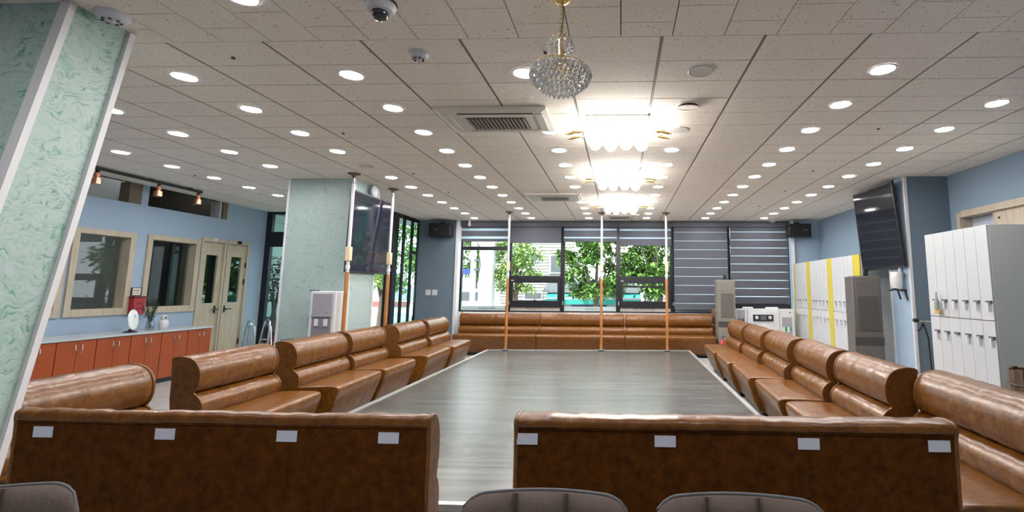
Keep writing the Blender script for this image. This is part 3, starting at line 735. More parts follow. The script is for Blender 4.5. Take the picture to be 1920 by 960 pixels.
# smoke detectors
def smoke(x, y, label, r=.06):
    t = thing('smoke_detector', label, 'smoke detector', (x, y, CZ))
    MB().lathe([(r,0),(r*.98,-.018),(r*.85,-.03),(r*.6,-.04)], n=24).obj('housing', SMOKEM, t)
    mb = MB()
    for k in range(7): a = 2*PI*k/7; mb.box(r*.5*math.cos(a)-.005, r*.5*math.cos(a)+.005, r*.5*math.sin(a)-.005, r*.5*math.sin(a)+.005, -.046, -.036)
    mb.obj('vents', BLACK, t)
    MB().lathe([(.018,-.04),(.012,-.052)], n=14).obj('cap', WHITE, t)
smoke(-1.27, 2.80, 'pale grey ceiling smoke detector below the dome camera')
smoke(-2.76, 2.33, 'grey round smoke detector at the top of the leaning pillar', .075)
smoke(3.24, 10.2, 'white smoke detector above the rightmost window')
t = thing('wall_bell', 'round grey alarm bell high on the marbled pillar, above the left television', 'alarm bell', (-3.56, 6.62, 2.70), 0)
b_ = MB().lathe([(.075,0),(.085,.02),(.085,.035),(.06,.05),(.02,.055)], n=24).obj('bell', SMOKEM, t); b_.rotation_euler = (0, PI/2, 0)
t = thing('sensor', 'small white sensor hanging above the leftmost window', 'sensor', (-3.30, 10.22, CZ))
MB().lathe([(.03,0),(.03,-.03),(.035,-.04),(.035,-.11),(.02,-.13)], n=14).obj('body', WHITE, t)

# cassettes
def cassette(x, y, w, d, label):
    t = thing('air_cassette', label, 'air conditioner', (x, y, CZ-.002))
    mb = MB(); a, b = w/2, d/2
    # outer flange, sloping to inner raised panel
    o_ = [(-a,-b),(a,-b),(a,b),(-a,b)]; i_ = [(-a+.05,-b+.05),(a-.05,-b+.05),(a-.05,b-.05),(-a+.05,b-.05)]
    mb.add([(p,q,0) for p,q in o_]+[(p,q,-.022) for p,q in o_]+[(p,q,-.034) for p,q in i_],
           [(0,1,5,4),(1,2,6,5),(2,3,7,6),(3,0,4,7),(4,5,9,8),(5,6,10,9),(6,7,11,10),(7,4,8,11),(8,9,10,11)])
    mb.obj('panel', ACW, t, smooth=False)
    box('air_slot', GRILLD, t, -a+.18, a-.12, -b+.068, -b+.085, -.037, -.033)
    box('vane', ACW, t, -a+.18, a-.12, -b+.085, -b+.12, -.042, -.036, .002)
    box('vane', ACW, t, -a+.18, a-.12, b-.10, b-.06, -.042, -.036, .002)
    g = box('intake_recess', GRILLD, t, -a+.22, a-.20, -b+.17, b-.13, -.0365, -.0335)
    n = 15
    for k in range(n):
        xx = -a+.24 + (w-.46)*k/(n-1)
        MB().box(xx-.008, xx+.008, -b+.175, b-.135, -.044, -.036).obj('louvre', GRILL, t)
    for s in (-1,1): box('side_flap', ACW, t, s*(a-.075)-.035, s*(a-.075)+.035, -b+.09, b-.09, -.041, -.034, .003)
    return t
cassette(-1.07, 3.97, .93, .58, 'large pale ceiling air cassette with louvres, left of the first chandelier')
cassette(-1.05, 7.48, .86, .55, 'smaller looking ceiling air cassette farther back, left of the third chandelier')
cassette(-.03, 9.55, .80, .5, 'farthest ceiling air cassette, just beyond the third chandelier')

# glowing chandeliers
def chandelier(x, y, label):
    t = thing('globe_chandelier', label, 'chandelier', (x, y, CZ), 0, 'flush globe chandeliers in a line')
    MB().box(-.27,.27,-.24,.24,-.03,0).obj('ceiling_plate', mat('mirror_plate', (.85,.83,.78), .12, metal=.9), t, .004)
    for i in range(4):
        for j in range(3):
            gx = -.215 + .143*i + (.02 if j % 2 else 0); gy = -.17 + .17*j; z = -.125 - .012*((i+j) % 2)
            st = MB().tube([(gx,gy,-.03),(gx,gy,z+.05)], .006, 6).obj('stem', GOLD, t)
            MB().ball(gx, gy, z, .058, 14, 8).obj('globe', GLOBE, t)
    for s in (-1, 1):
        for q in (-.08, .06):
            arm = MB().tube([(s*.26,q,-.04),(s*.31,q,-.085),(s*.36,q*.8,-.10)], .006, 6)
            for a in range(3):
                dx = s*(.35+.03*a); arm.add([(s*.30,q-.004,-.09),(dx+s*.04,q-.05+.04*a,-.10-.004*a),(dx+s*.07,q-.04+.045*a,-.098),(dx+s*.03,q-.02+.05*a,-.095)], [(0,1,2,3)])
                arm.tube([(s*.30,q,-.09),(dx+s*.06,q-.04+.04*a,-.10)], .005, 5)
            arm.obj('leaf_arm', GOLD, t)
    cr = MB(); rnd = random.Random(3)
    for k in range(36):
        a = 2*PI*k/36; cr.octa(.27*math.cos(a), .23*math.sin(a), -.05-.03*(k % 2), .011, .03)
    cr.obj('crystal_drops', CRYSTAL, t, smooth=False)['kind'] = 'stuff'
chandelier(-.02, 4.14, 'glowing globe chandelier nearest the viewer, right of the crystal pendant')
chandelier(-.02, 5.95, 'glowing globe chandelier in the middle of the line')
chandelier(.0, 7.95, 'glowing globe chandelier farthest back, before the windows')

# crystal pendant
t = thing('crystal_pendant', 'unlit gold pendant chandelier dressed with clear crystal drops', 'chandelier', (-.30, 2.25, CZ))
MB().lathe([(.002,-.032),(.02,-.03),(.042,-.018),(.05,-.006),(.05,0)], n=20).obj('canopy', GOLD, t)
ch = MB()
for k in range(7): ch.torus(0, 0, -.045-.022*k, .009, .0028, 10, 6)
chn = ch.obj('chain', GOLD, t); 
MB().tube([(.006,0,-.03),(.010,.004,-.10),(.004,-.004,-.17),(0,0,-.20)], .003, 6).obj('cord', FRAMEB, t)
MB().lathe([(.006,-.19),(.014,-.20),(.010,-.23),(.016,-.26),(.010,-.29),(.022,-.33),(.040,-.365),(.055,-.375)], n=16).obj('body', GOLD, t)
for k in range(8):
    a = 2*PI*k/8; c, s_ = math.cos(a), math.sin(a)
    MB().tube([(.01*c,.01*s_,-.30),(.022*c,.022*s_,-.345),(.045*c,.045*s_,-.375),(.09*c,.09*s_,-.385),(.135*c,.135*s_,-.375)], .0035, 5).obj('lower_arm', GOLD, t)
    MB().tube([(.01*c,.01*s_,-.22),(.035*c,.035*s_,-.205),(.052*c,.052*s_,-.22)], .0028, 5).obj('upper_arm', GOLD, t)
MB().torus(0,0,-.378,.135,.003,28,6).obj('crystal_ring', GOLD, t)
cr = MB(); rnd = random.Random(5)
for (z, R, n) in ((-.232,.055,14),(-.252,.062,16),(-.270,.066,16),(-.285,.05,12)):
    for k in range(n): a = 2*PI*k/n + z*40; cr.octa(R*math.cos(a), R*math.sin(a), z, .0085, .018)
tiers = [(-.385,.135,34),(-.40,.147,38),(-.417,.150,38),(-.434,.142,36),(-.45,.128,32),(-.465,.11,28),(-.48,.088,22),(-.493,.062,16),(-.503,.035,10),(-.51,.0,1),(-.42,.10,22),(-.44,.08,18),(-.40,.11,20)]
for z, R, n in tiers:
    for k in range(n): a = 2*PI*k/max(n,1) + z*60; cr.octa(R*math.cos(a), R*math.sin(a), z+rnd.uniform(-.003,.003), .0095, .021)
cr.obj('crystal_drops', CRYSTAL, t, smooth=False)['kind'] = 'stuff'

# ---- track with copper spots
t = thing('lighting_track', 'slim black lighting track under the ceiling along the left wall', 'track', (-6.45, 6.2, CZ))
MB().box(-.018,.018,-1.2,.80,-.045,-.01).obj('rail', BLACK, t, .003)
for y in (-.9, 0, .6): box('mount', BLACK, t, -.012, .012, y-.03, y+.03, -.012, 0)
for y, l in ((5.53, 'nearest to the leaning pillar'), (6.32, 'in the middle of the track'), (6.95, 'at the far end of the track')):
    s = thing('copper_spotlight', 'polished copper track spotlight ' + l, 'spotlight', (-6.45, y, CZ-.045), 0, 'copper spotlights on the black track')
    MB().cyl(0,0,-.035,0,.02,12).obj('adapter', BLACK, s)
    MB().lathe([(.012,-.03),(.030,-.035),(.032,-.085),(.022,-.09),(.022,-.10),(.048,-.105),(.050,-.175),(.046,-.178)], n=20).obj('shade', COPPER, s)
    MB().lathe([(.042,-.172),(.02,-.165)], n=16).obj('reflector', mat('spot_inner', (.05,.04,.03), .4), s)

# ================================================================ LEFT SIDE FURNITURE
seams = [5.08, 5.28, 5.70, 6.11, 6.53, 6.94, 7.34]
ul = ['first cabinet, cut by the leaning pillar', 'second cabinet from the leaning pillar', 'third cabinet from the leaning pillar', 'fourth cabinet, below the round white disc', 'fifth cabinet, under the vase', 'last cabinet, beside the pale wood door']
bounds = [(4.87, 5.28), (5.28, 5.70), (5.70, 6.11), (6.11, 6.53), (6.53, 6.94), (6.94, 7.34)]
for (y0, y1), l in zip(bounds, ul):
    t = thing('base_cabinet', 'orange two-door low cabinet, ' + l, 'cabinet', (-6.62, (y0+y1)/2, 0), 0, 'orange low cabinets under the windows')
    h = (y1-y0)/2
    MB().box(-.30,.245,-h+.001,h-.001,.06,.69).obj('body', EDGEM, t, .002)
    box('kickboard', BLACK, t, -.30, .22, -h, h, 0, .06)
    for s in (-1, 1):
        a, b = (-h+.005, -.0025) if s < 0 else (.0025, h-.005)
        d = box('door', ORANGE, t, .246, .264, a, b, .065, .685, .002)
        yy = s*.035
        MB().tube([(.262,yy,.645),(.285,yy,.64),(.29,yy,.59),(.285,yy,.54),(.262,yy,.535)], .0055, 8).obj('handle', CHROME, d)
t = box('worktop', mat('worktop_grey', (.46,.50,.53), .3), None, -6.93, -6.34, 4.85, 7.35, .692, .716, .004)
tag(t, 'thin pale grey worktop lying over the orange cabinets', 'worktop')

t = thing('disc_lamp', 'round white disc lamp on a black foot, on the orange cabinets', 'lamp', (-6.52, 6.24, .717), math.radians(26))
MB().lathe([(.07,0),(.07,.008),(.03,.02),(.012,.04)], n=18).obj('foot', BLACK, t)
MB().tube([(0,0,.03),(-.015,0,.17)], .009, 8).obj('stem', BLACK, t)
d = MB().lathe([(.12,-.012),(.135,0),(.13,.012),(.02,.016)], n=32).obj('disc', mat('disc_white', (.85,.85,.86), .35), t, loc=(.012,0,.165)); d.rotation_euler = (0, PI/2-.08, 0)
k = MB().torus(0,0,0,.018,.004,16,6).obj('button_ring', SMOKEM, t, loc=(.03,0,.215)); k.rotation_euler = (0, PI/2-.08, 0)
t = thing('glass_vase', 'clear glass vase holding dark green sprigs, on the orange cabinets', 'vase', (-6.60, 6.58, .717))
MB().lathe([(.05,0),(.055,.03),(.045,.10),(.035,.15),(.048,.20),(.042,.20),(.03,.15),(.038,.10),(.045,.03),(.04,.01)], n=20).obj('vessel', glass_mat('vase_glass', (.82,.86,.86), .12), t)
st = MB(); lf = MB(); rnd = random.Random(11)
for k in range(13):
    a = rnd.uniform(0, 6.28); r = rnd.uniform(.03, .11); hh = rnd.uniform(.30, .46)
    tip = (r*math.cos(a), r*math.sin(a), hh); st.tube([(0,0,.02),(r*.35*math.cos(a), r*.35*math.sin(a), hh*.6), tip], .003, 5)
    for q in range(10):
        f = .5+.5*q/9; b = rnd.uniform(0, 6.28); c = Vector((tip[0]*f, tip[1]*f, hh*f)); d = Vector((math.cos(b), math.sin(b), .6))*.03; e = Vector((-math.sin(b), math.cos(b), 0))*.011
        lf.add([c, c+d*.5+e, c+d, c+d*.5-e], [(0,1,2,3)])
st.obj('stems', LEAFD, t); lf.obj('leaves', LEAFD, t, smooth=False)['kind'] = 'stuff'
t = thing('white_jar', 'small white spotted jar leaning beside the glass vase', 'jar', (-6.54, 6.72, .717))
MB().lathe([(.04,0),(.055,.03),(.058,.09),(.045,.13),(.03,.145)], n=20).obj('body', WHITE, t)
MB().lathe([(.034,.145),(.04,.155),(.03,.19),(.01,.205)], n=16).obj('lid', WHITE, t)
MB().ball(.05,-.025,.17,.012).obj('spot', BLACK, t)

t = thing('extinguisher_box', 'dark red extinguisher cabinet with a small framed sign on top, between the two windows', 'fire equipment', (-6.945, 6.64, .93))
MB().box(0,.10,-.085,.085,0,.24).obj('case', RED, t, .008)
box('lid_edge', mat('dark_red', (.12,.01,.015), .4), t, 0, .11, -.095, .105, .235, .255, .004)
for z in (.07,.14): box('slot', mat('slot_red', (.2,.01,.02), .4), t, .099, .102, -.05, .05, z, z+.03)
MB().tube([(.05,.10,.20),(.07,.13,.17)], .014, 8).obj('nozzle', BLACK, t)
MB().tube([(.05,.115,.13),(.05,.12,-.02)], .012, 8).obj('hose', SMOKEM, t)
sg = box('sign', mat('sign_cream', (.75,.66,.55), .6), t, .02, .03, -.06, .06, .27, .37, .004)
MB().box(.015,.034,-.068,.068,.262,.27).box(.015,.034,-.068,.068,.37,.378).box(.015,.034,-.068,-.06,.27,.37).box(.015,.034,.06,.068,.27,.37).obj('sign_frame', GREYD, t)
gl = MB()
for q in range(4): gl.box(.0305,.0315,-.04+.02*q,-.027+.02*q,.325,.345)
for q in range(5): gl.box(.0305,.0315,-.04+.017*q,-.03+.017*q,.295,.305)
gl.obj('sign_marks', GREYD, t)

# folded silver frames by the glass front
for k, (x, y, r) in enumerate(((-6.72, 8.52, .1), (-6.50, 8.62, -.15))):
    t = thing('folded_frame', ['folded silver walking frame leaning by the left doors', 'folded silver frame with dark cloth nearest the black glazed front'][k], 'walker', (x, y, 0), r)
    f = MB().tube([(-.10,0,0),(-.07,.06,.55),(-.05,.08,.70),(0,.085,.735),(.05,.08,.70),(.07,.06,.55),(.10,0,0)], .013, 8); f.obj('front_tube', CHROME, t)
    MB().tube([(-.09,.14,0),(-.05,.11,.60),(0,.10,.66),(.05,.11,.60),(.09,.14,0)], .013, 8).obj('rear_tube', CHROME, t)
    for z in (.2, .38): MB().tube([(-.085,.03,z),(.085,.03,z)], .009, 6).obj('cross_bar', CHROME, t)
    for px in (-.10,.10): MB().cyl(px,0,0,.03,.018,10).obj('foot', BLACK, t)
    if k: box('cloth', BLACK, t, -.05, .05, .06, .08, .22, .6, .005)

t = thing('lobby_lamp', 'round lit ceiling lamp in the lobby behind the green glass', 'lamp', (-7.0, 10.6, 2.9))
MB().cyl(0,0,-.03,0,.17,20).obj('lamp_base', WHITE, t); MB().cyl(0,0,-.05,-.03,.15,20).obj('diffuser', mat('lobby_diffuser', (.9,.9,.9), .5, emit=((1,1,1), 70.0)), t)
# plant behind the glass
t = thing('potted_tree', 'dark leafy money tree in a pot behind the green glass', 'plant', (-7.20, 9.80, 0))
MB().lathe([(.13,0),(.18,.30),(.19,.32),(.17,.32)], n=20).obj('pot', mat('pot_brown', (.12,.05,.035), .5), t)
tr = MB()
for k in range(4):
    a = k*1.6; tr.tube([(.03*math.cos(a),.03*math.sin(a),.30),(.03*math.cos(a+2),.03*math.sin(a+2),.7),(.05*math.cos(a),.05*math.sin(a),1.1),(.22*math.cos(a),.15*math.sin(a),1.5)], [.03,.025,.02,.01], 7)
tr.obj('trunk', BARK, t)
def leaf(mb, c, d, l, w):
    d = d.normalized(); e = d.cross(Vector((0,0,1)))
    if e.length < .01: e = Vector((1,0,0))
    e.normalize(); n_ = e.cross(d)*l*.12
    mb.add([c, c+d*l*.35+e*w+n_, c+d*l*.75+e*w*.7+n_, c+d*l, c+d*l*.75-e*w*.7+n_, c+d*l*.35-e*w+n_], [(0,1,2,3),(0,3,4,5)])
rnd = random.Random(21); lv = MB()
for k in range(420):
    a = rnd.uniform(0, 6.28); rr = rnd.random()**.6*.34; z = rnd.uniform(1.0, 1.95)
    c = Vector((rr*math.cos(a), rr*math.sin(a)*.7, z)); leaf(lv, c, Vector((rnd.uniform(-1,1), rnd.uniform(-1,1), rnd.uniform(-.8,.3))), .10, .028)
lv.obj('foliage', LEAFD, t, smooth=False)['kind'] = 'stuff'
for k in range(2):
    t = thing('red_stool', 'dark red wooden stool behind the green glass, %s the plant' % ['left of', 'under'][k], 'stool', (-7.5+.55*k, 9.45, 0))
    box('seat', mat('stool_red%d' % k, (.16,.03,.03), .5), t, -.17, .17, -.15, .15, .42, .46, .006)
    for sx in (-1,1):
        for sy in (-1,1): box('leg', RED, t, sx*.14-.018, sx*.14+.018, sy*.12-.018, sy*.12+.018, 0, .42)

# water dispenser
t = thing('water_dispenser', 'white and grey standing water dispenser before the marbled pillar', 'water dispenser', (-3.69, 6.0, 0))
MB().box(-.165,.165,-.14,.16,0.02,1.28).obj('body', WHITE, t, .012)
box('upper_panel', DISPG, t, -.125, .125, -.152, -.14, .99, 1.25, .004)
box('recess', DISPD, t, -.12, .12, -.148, -.138, .62, .965)
box('recess_hood', DISPG, t, -.125, .125, -.165, -.14, .965, .99, .003)
for x in (-.055,.06): MB().box(x-.022,x+.022,-.17,-.145,.85,.94).obj('tap', SMOKEM, t, .004)
box('drip_tray', DISPG, t, -.12, .12, -.19, -.14, .60, .62, .003)
box('lower_panel', DISPG, t, -.14, .14, -.145, -.138, .08, .55, .004)
glyphs(t, 'lettering', .02, 1.005, 4, .014, GREYD, -.1525)
glyphs(t, 'lettering', -.11, 1.225, 3, .012, GREYD, -.1525)
ch_ = MB().lathe([(.03,0),(.033,.03),(.033,.40),(.035,.42)], cx=-.205, cz=.86, n=14).obj('cup_tube', WHITE, t)
box('cup_cap', GREYD, ch_, -.245, -.165, -.04, .04, 1.275, 1.295, .005); box('cup_case', DISPG, ch_, -.25, -.17, -.045, .035, .83, .97, .006)
t3 = thing('waste_bin', 'dark cylindrical bin with black lid left of the water dispenser', 'bin', (-4.02, 5.80, 0))
MB().lathe([(.085,0),(.095,.64)], n=20).obj('body', mat('bin_grey', (.06,.065,.06), .5), t3); MB().lathe([(.10,.64),(.10,.69),(.06,.70)], n=20).obj('lid', BLACK, t3)

# ================================================================ POLES
def pole(x, y, z0, label, grip=True):
    t = thing('tension_pole', label, 'pole', (x, y, z0), 0, 'floor-to-ceiling grab poles')
    H = CZ - z0
    MB().lathe([(.075,H),(.078,H-.012),(.06,H-.018),(.03,H-.03),(.022,H-.06)], n=24).obj('ceiling_flange', mat('flange_bronze', (.16,.12,.10), .4, metal=.5), t)
    MB().cyl(0,0,H-.16,H-.03,.014,12).obj('screw_rod', CHROME, t)
    zs = 1.52 - z0
    MB().cyl(0,0,zs,H-.14,.021,14).obj('upper_tube', mat('pole_white', (.72,.72,.72), .25, metal=.3), t)
    MB().cyl(0,0,.01,zs,.025,14).obj('wooden_tube', WOODP, t)
    MB().lathe([(.055,0),(.055,.01),(.03,.025)], n=20).obj('foot', GREYD, t)
    cm = MB().box(-.026,.034,-.035,.03,1.66-z0,1.84-z0).obj('clamp', CREAM, t, .008)
    MB().lathe([(.027,1.56-z0),(.028,1.60-z0),(.024,1.61-z0)], n=14).obj('collar', WHITE, t)
pole(-3.45, 5.93, 0, 'grab pole nearest the viewer, in front of the left television')
pole(-3.40, 6.90, 0, 'grab pole at the far edge of the left television, between two sofas')
pole(-2.14, 9.04, .189, 'left one of the three grab poles on the platform edge')
pole(-.36, 9.12, .189, 'middle one of the three grab poles on the platform edge')
pole(.875, 9.14, .189, 'right one of the three grab poles on the platform edge')

# ================================================================ TELEVISIONS
TVL = [(-3.47,5.97,2.602),(-3.47,7.058,2.616),(-3.53,7.118,1.523),(-3.53,6.043,1.525)]
TVR = [(3.50,7.22,2.758),(3.50,6.195,2.75),(3.565,6.14,1.631),(3.565,7.18,1.602)]
def tv(name_label, corners, back, parent_label=None, pic=0):
    """corners: tl, tr, br, bl seen from the room; a slightly curved slab leaning out at the top"""
    t = thing('television', name_label, 'television', tuple(corners[3]))
    o = Vector(corners[3]); P = [Vector(c)-o for c in corners]; nrm = (P[1]-P[0]).cross(P[3]-P[0]).normalized()
    if nrm.dot(Vector(back)) > 0: nrm = -nrm       # nrm points into the room
    n = 12; vs = []; fs = []
    def pt(u, v, d): 
        q = P[0].lerp(P[1], u).lerp(P[3].lerp(P[2], u), v); return q + nrm*(d - .025*(1-(2*u-1)**2))
    for lay, d in ((0, 0), (1, -.035)):
        for i in range(n+1):
            for j in range(2): vs.append(pt(i/n, j, d))
    m_ = (n+1)*2
    for i in range(n):
        fs += [(2*i, 2*i+1, 2*i+3, 2*i+2), (m_+2*i, m_+2*i+2, m_+2*i+3, m_+2*i+1), (2*i, 2*i+2, m_+2*i+2, m_+2*i), (2*i+1, m_+2*i+1, m_+2*i+3, 2*i+3)]
    fs += [(0, m_, m_+1, 1), (2*n, 2*n+1, m_+2*n+1, m_+2*n)]
    MB().add(vs, fs).obj('case', BLACK, t, ang=30)
    vs = []; fs = []
    for i in range(n+1):
        for j in (.018, .982): vs.append(pt(.015+.97*i/n, j, .002))
    for i in range(n): fs.append((2*i, 2*i+1, 2*i+3, 2*i+2))
    MB().add(vs, fs).obj('screen', PICTURE if pic else SCREEN, t)
    c = pt(.5, .5, -.04); b = Vector(back)
    MB().tube([c, c+b*.12], .03, 8).obj('wall_bracket', BLACK, t)
    mb = MB()
    return t, pt
t, pt = tv('large curved black television on the marbled pillar, between two poles', TVL, (-.2,0,0), pic=1)
t, pt = tv('large curved black television on the blue-grey pillar', TVR, (.15,0,0))
# bracket and white pot below right tv
t = thing('wall_bracket_pot', 'white round pot held by a black forked bracket below the right television', 'wall bracket', (3.56, 6.32, 1.30))
MB().lathe([(.05,0.04),(.065,.10),(.07,.26),(.066,.27)], n=20).obj('pot', mat('pot_grey', (.55,.56,.55), .4), t)
MB().tube([(-.12,-.02,.03),(-.06,-.04,.05),(.09,-.04,.03)], .014, 8).tube([(-.02,-.04,.04),(.0,-.06,-.08)], .012, 8).tube([(.07,-.04,.03),(.09,-.06,-.09)], .012, 8).obj('fork', BLACK, t)
MB().tube([(.06,.02,.05),(.06,.02,.34)], .02, 8).obj('arm', SMOKEM, t)

# ================================================================ LOUDSPEAKERS
for x0, x1, l, lx in ((-4.09, -3.62, 'black wall loudspeaker on the blue stub left of the windows', -.06), (3.49, 3.95, 'black wall loudspeaker right of the windows, above the white lockers', .1)):
    t = thing('loudspeaker', l, 'speaker', ((x0+x1)/2, 10.06, 2.42)); w = (x1-x0)/2
    MB().box(-w,w,-.11,.10,0,.28).obj('cabinet', BLACK, t, .012)
    MB().box(-w+.06,w-.02,-.125,-.11,.03,.25).obj('grille', mat('speaker_mesh', (.006,.006,.007), .6), t, .004)
    MB().box(lx-.05,lx+.05,-.128,-.125,.13,.155).obj('badge', GREYD, t)
    MB().box(-.05,.05,.06,.12,.28,.33).obj('mount', BLACK, t)
t = thing('switch_plate', 'left white rocker switch plate on the blue stub', 'light switch', (-4.12, 10.17, 1.17)); 
def swp(t):
    box('plate', WHITE, t, -.055, .055, -.006, .01, 0, .12, .004)
    for s in (-1,1): box('rocker', WHITE, t, s*.02-.016, s*.02+.016, -.010, -.006, .03, .09, .002)
swp(t)
t = thing('switch_plate', 'right white rocker switch plate on the blue stub', 'light switch', (-3.98, 10.17, 1.17)); swp(t)

# ================================================================ RIGHT SIDE
def lock_parts(d, y, z, key, s):
    """lock barrel and hanging key on a locker door facing -x; local to bank root"""
    lk = MB().box(-.018,0,y-.028,y+.028,z-.010,z+.010).obj('lock', CHROME if s else GREYD, d)
    if key: MB().box(-.024,-.018,y-.008,y+.014,z-.075,z-.004).obj('key', SMOKEM, d)
def lockers(label, x, ya, yb, top, split, ncol, yellow, keysign, dark):
    t = thing('locker_bank', label, 'lockers', (x, 0, 0))
    MB().box(.02,.50,ya,yb,.03,top).obj('carcass', LOCKG, t, .002)
    box('plinth', GREYD, t, .04, .48, ya+.02, yb-.02, 0, .03)
    segs = []
    edges = [ya] + [v for p in yellow for v in p] + [yb]
    for i in range(0, len(edges)-1, 2):
        if edges[i+1]-edges[i] > .05: segs.append((edges[i], edges[i+1]))
    for a, b in yellow: box('yellow_panel', YELLOW, t, 0, .02, a+.002, b-.002, .03, top, .001)
    w0 = (yb-ya)/ncol; rnd = random.Random(int(ya*10))
    for a, b in segs:
        n = max(1, round((b-a)/w0)); w = (b-a)/n
        for k in range(n):
            for z0, z1, lz in ((.05, split-.004, split-.14), (split+.004, top-.004, split+.16)):
                d = box('locker_door', LOCKW, t, 0, .02, a+w*k+.0015, a+w*(k+1)-.0015, z0, z1, .0012)
                lock_parts(d, a+w*(k+.25), lz, rnd.random() < .75, not dark)
    return t
lockers('near bank of narrow white lockers with hanging keys, by the sliding door', 3.15, 4.20, 5.04, 1.905, 1.08, 6, [], 0, True)
lockers('long bank of white lockers with yellow strips along the right wall', 3.60, 7.34, 10.10, 1.875, .98, 17, [(7.34,7.56),(8.30,8.49),(9.24,9.42),(10.02,10.10)], 0, False)
t = thing('bottle_sticker', 'small bottle-shaped decoration on the near lockers', 'decoration', (3.105, 4.87, 1.11))
box('base', CORK, t, .0, .03, -.03, .03, 0, .04, .003)
b_ = MB().lathe([(.022,.04),(.024,.10),(.012,.14),(.006,.21)], n=12).obj('bottle', INTG, t); b_.location = (.008,0,0)

def air_unit(x, y, label, M1, M2, w, flag, rz=0):
    t = thing('standing_air_unit', label, 'air conditioner', (x, y, 0), rz); a = w/2; H = 1.52
    MB().box(-a,a,-.14,.16,.0,H).obj('body', M1, t, .012)
    box('top_grille', ACB, t, -a+.03, a-.03, -.12, .12, H-.002, H+.006, .002)
    box('front_upper', M2, t, -a+.035, a-.02, -.15, -.14, 1.02, H-.05, .004)
    f = box('intake', M1, t, -a+.05, a-.035, -.153, -.149, .80, 1.26, .002)
    for k in range(22): box('louvre', ACB, f, -a+.06, a-.045, -.1555, -.153, .81+.0205*k, .818+.0205*k)
    box('band', ACB, t, -a+.0, a-.0, -.152, -.14, .62, .72, .003)
    box('front_lower', M2, t, -a+.03, a-.02, -.148, -.14, .06, .58, .004)
    return t
air_unit(3.32, 6.72, 'tall taupe standing air unit before the yellow-striped lockers', ACG, ACG, .36, 0, -.12)
air_unit(2.07, 9.62, 'tall greige standing air unit at the right end of the window sofas', ACG2, ACG2, .34, 0)
for x, y, l in ((3.34, 6.66, 'on top of the taupe standing air unit'), (2.07, 9.60, 'on top of the greige air unit by the windows')):
    t = thing('desk_fan', 'small black gadget with thin blades ' + l, 'fan', (x, y, 1.528), 1.2)
    MB().box(-.04,.04,-.03,.03,0,.09).obj('motor', BLACK, t, .006)
    for s in (-1, 1): MB().add([(0,0,.10),(s*.05,.02,.105),(s*.17,.012,.112),(s*.17,-.012,.108),(s*.05,-.02,.10)], [(0,1,2,3,4)]).obj('blade', GREYD, t)

# audio cabinet at back right
t = thing('audio_cabinet', 'white cabinet with a karaoke player, under the striped blind', 'cabinet', (2.88, 9.78, 0))
MB().box(-.58,.58,.02,.26,0,.95).obj('body', WHITE, t, .004)
box('face_centre', WHITE, t, -.34, .28, -.02, .02, .05, .95, .004)
box('face_right', WHITE, t, .29, .58, 0, .02, .05, .95, .003)
box('face_left', WHITE, t, -.58, -.35, 0, .02, .05, .95, .003)
box('niche', DISPG, t, -.55, -.39, -.003, .001, .70, .93)
for x in (-.50,-.43): MB().ball(x,-.015,.735,.025).obj('knob', GREYD, t)
MB().box(-.30,.22,-.026,-.02,.68,.90).obj('player_bezel', mat('bezel', (.60,.62,.66), .4), t, .004)
p = box('player', BLACK, t, -.24, .16, -.045, -.02, .71, .84, .006)
for x in (-.17, .09): q = MB().lathe([(.035,0),(.035,.01),(.028,.018)], n=18).obj('speaker_cone', SMOKEM, p, loc=(x,-.045,.785)); q.rotation_euler = (PI/2,0,0)
box('display', GREYD, p, -.10, .02, -.048, -.045, .735, .825)
box('glass_front', DISPG, t, .335, .535, -.004, .0, .28, .79, .002)
rnd = random.Random(2)
for k in range(4):
    box('bottle_label', mat('label_%d' % k, ((.6,.7,.6),(.05,.25,.12),(.7,.72,.7),(.08,.3,.15))[k], .5), t, .345+.045*k, .385+.045*k, -.012, -.004, .50+.02*(k%2), .60)
MB().ball(.50,-.002,.885,.014).obj('button', BLACK, t)
MB().ball(.36,-.002,.885,.012).obj('button', SMOKEM, t)
tag(box('black_shelf', FRAMEB, None, 2.30, 3.44, 9.98, 10.2, .952, 1.05, .003), 'low black equipment box along the top of the white cabinet', 'equipment')
for x0, x1, l in ((2.48,2.68,'left'),(2.94,3.18,'right')):
    tag(MB().hexa([(x0,9.86,.953),(x1,9.86,.953),(x1,9.95,.953),(x0,9.95,.953),(x0+.02,9.88,.985),(x1,9.88,.985),(x1-.01,9.94,.985),(x0,9.94,.985)]).obj('white_tissue_pack', WHITE, None, .004), '%s white flat pack lying on the white cabinet' % l, 'pack')
# massage chair and extinguisher
t = thing('padded_chair', 'brown padded massage chair half hidden behind the window sofas', 'chair', (2.03, 10.12, 0))
BRN = mat('brown_pad', (.16,.085,.04), .6)
for z0, z1, y0 in ((.62,.92,-.06),(.34,.61,-.08),(.16,.33,-.14)): MB().box(-.13,.02,y0,.10,z0,z1).obj('cushion', BRN, t, .03)
box('base', BLACK, t, -.12, .02, -.06, .08, 0, .16, .01)
t = thing('fire_extinguisher', 'small red fire extinguisher on the floor at the end of the window sofas', 'fire extinguisher', (1.93, 9.30, 0))
MB().lathe([(.055,0),(.06,.02),(.06,.32),(.04,.37),(.018,.40)], n=18).obj('cylinder', mat('ext_red', (.3,.012,.015), .35), t)
MB().tube([(0,0,.40),(0,0,.44),(.05,-.02,.45)], .012, 8).obj('valve', BLACK, t)

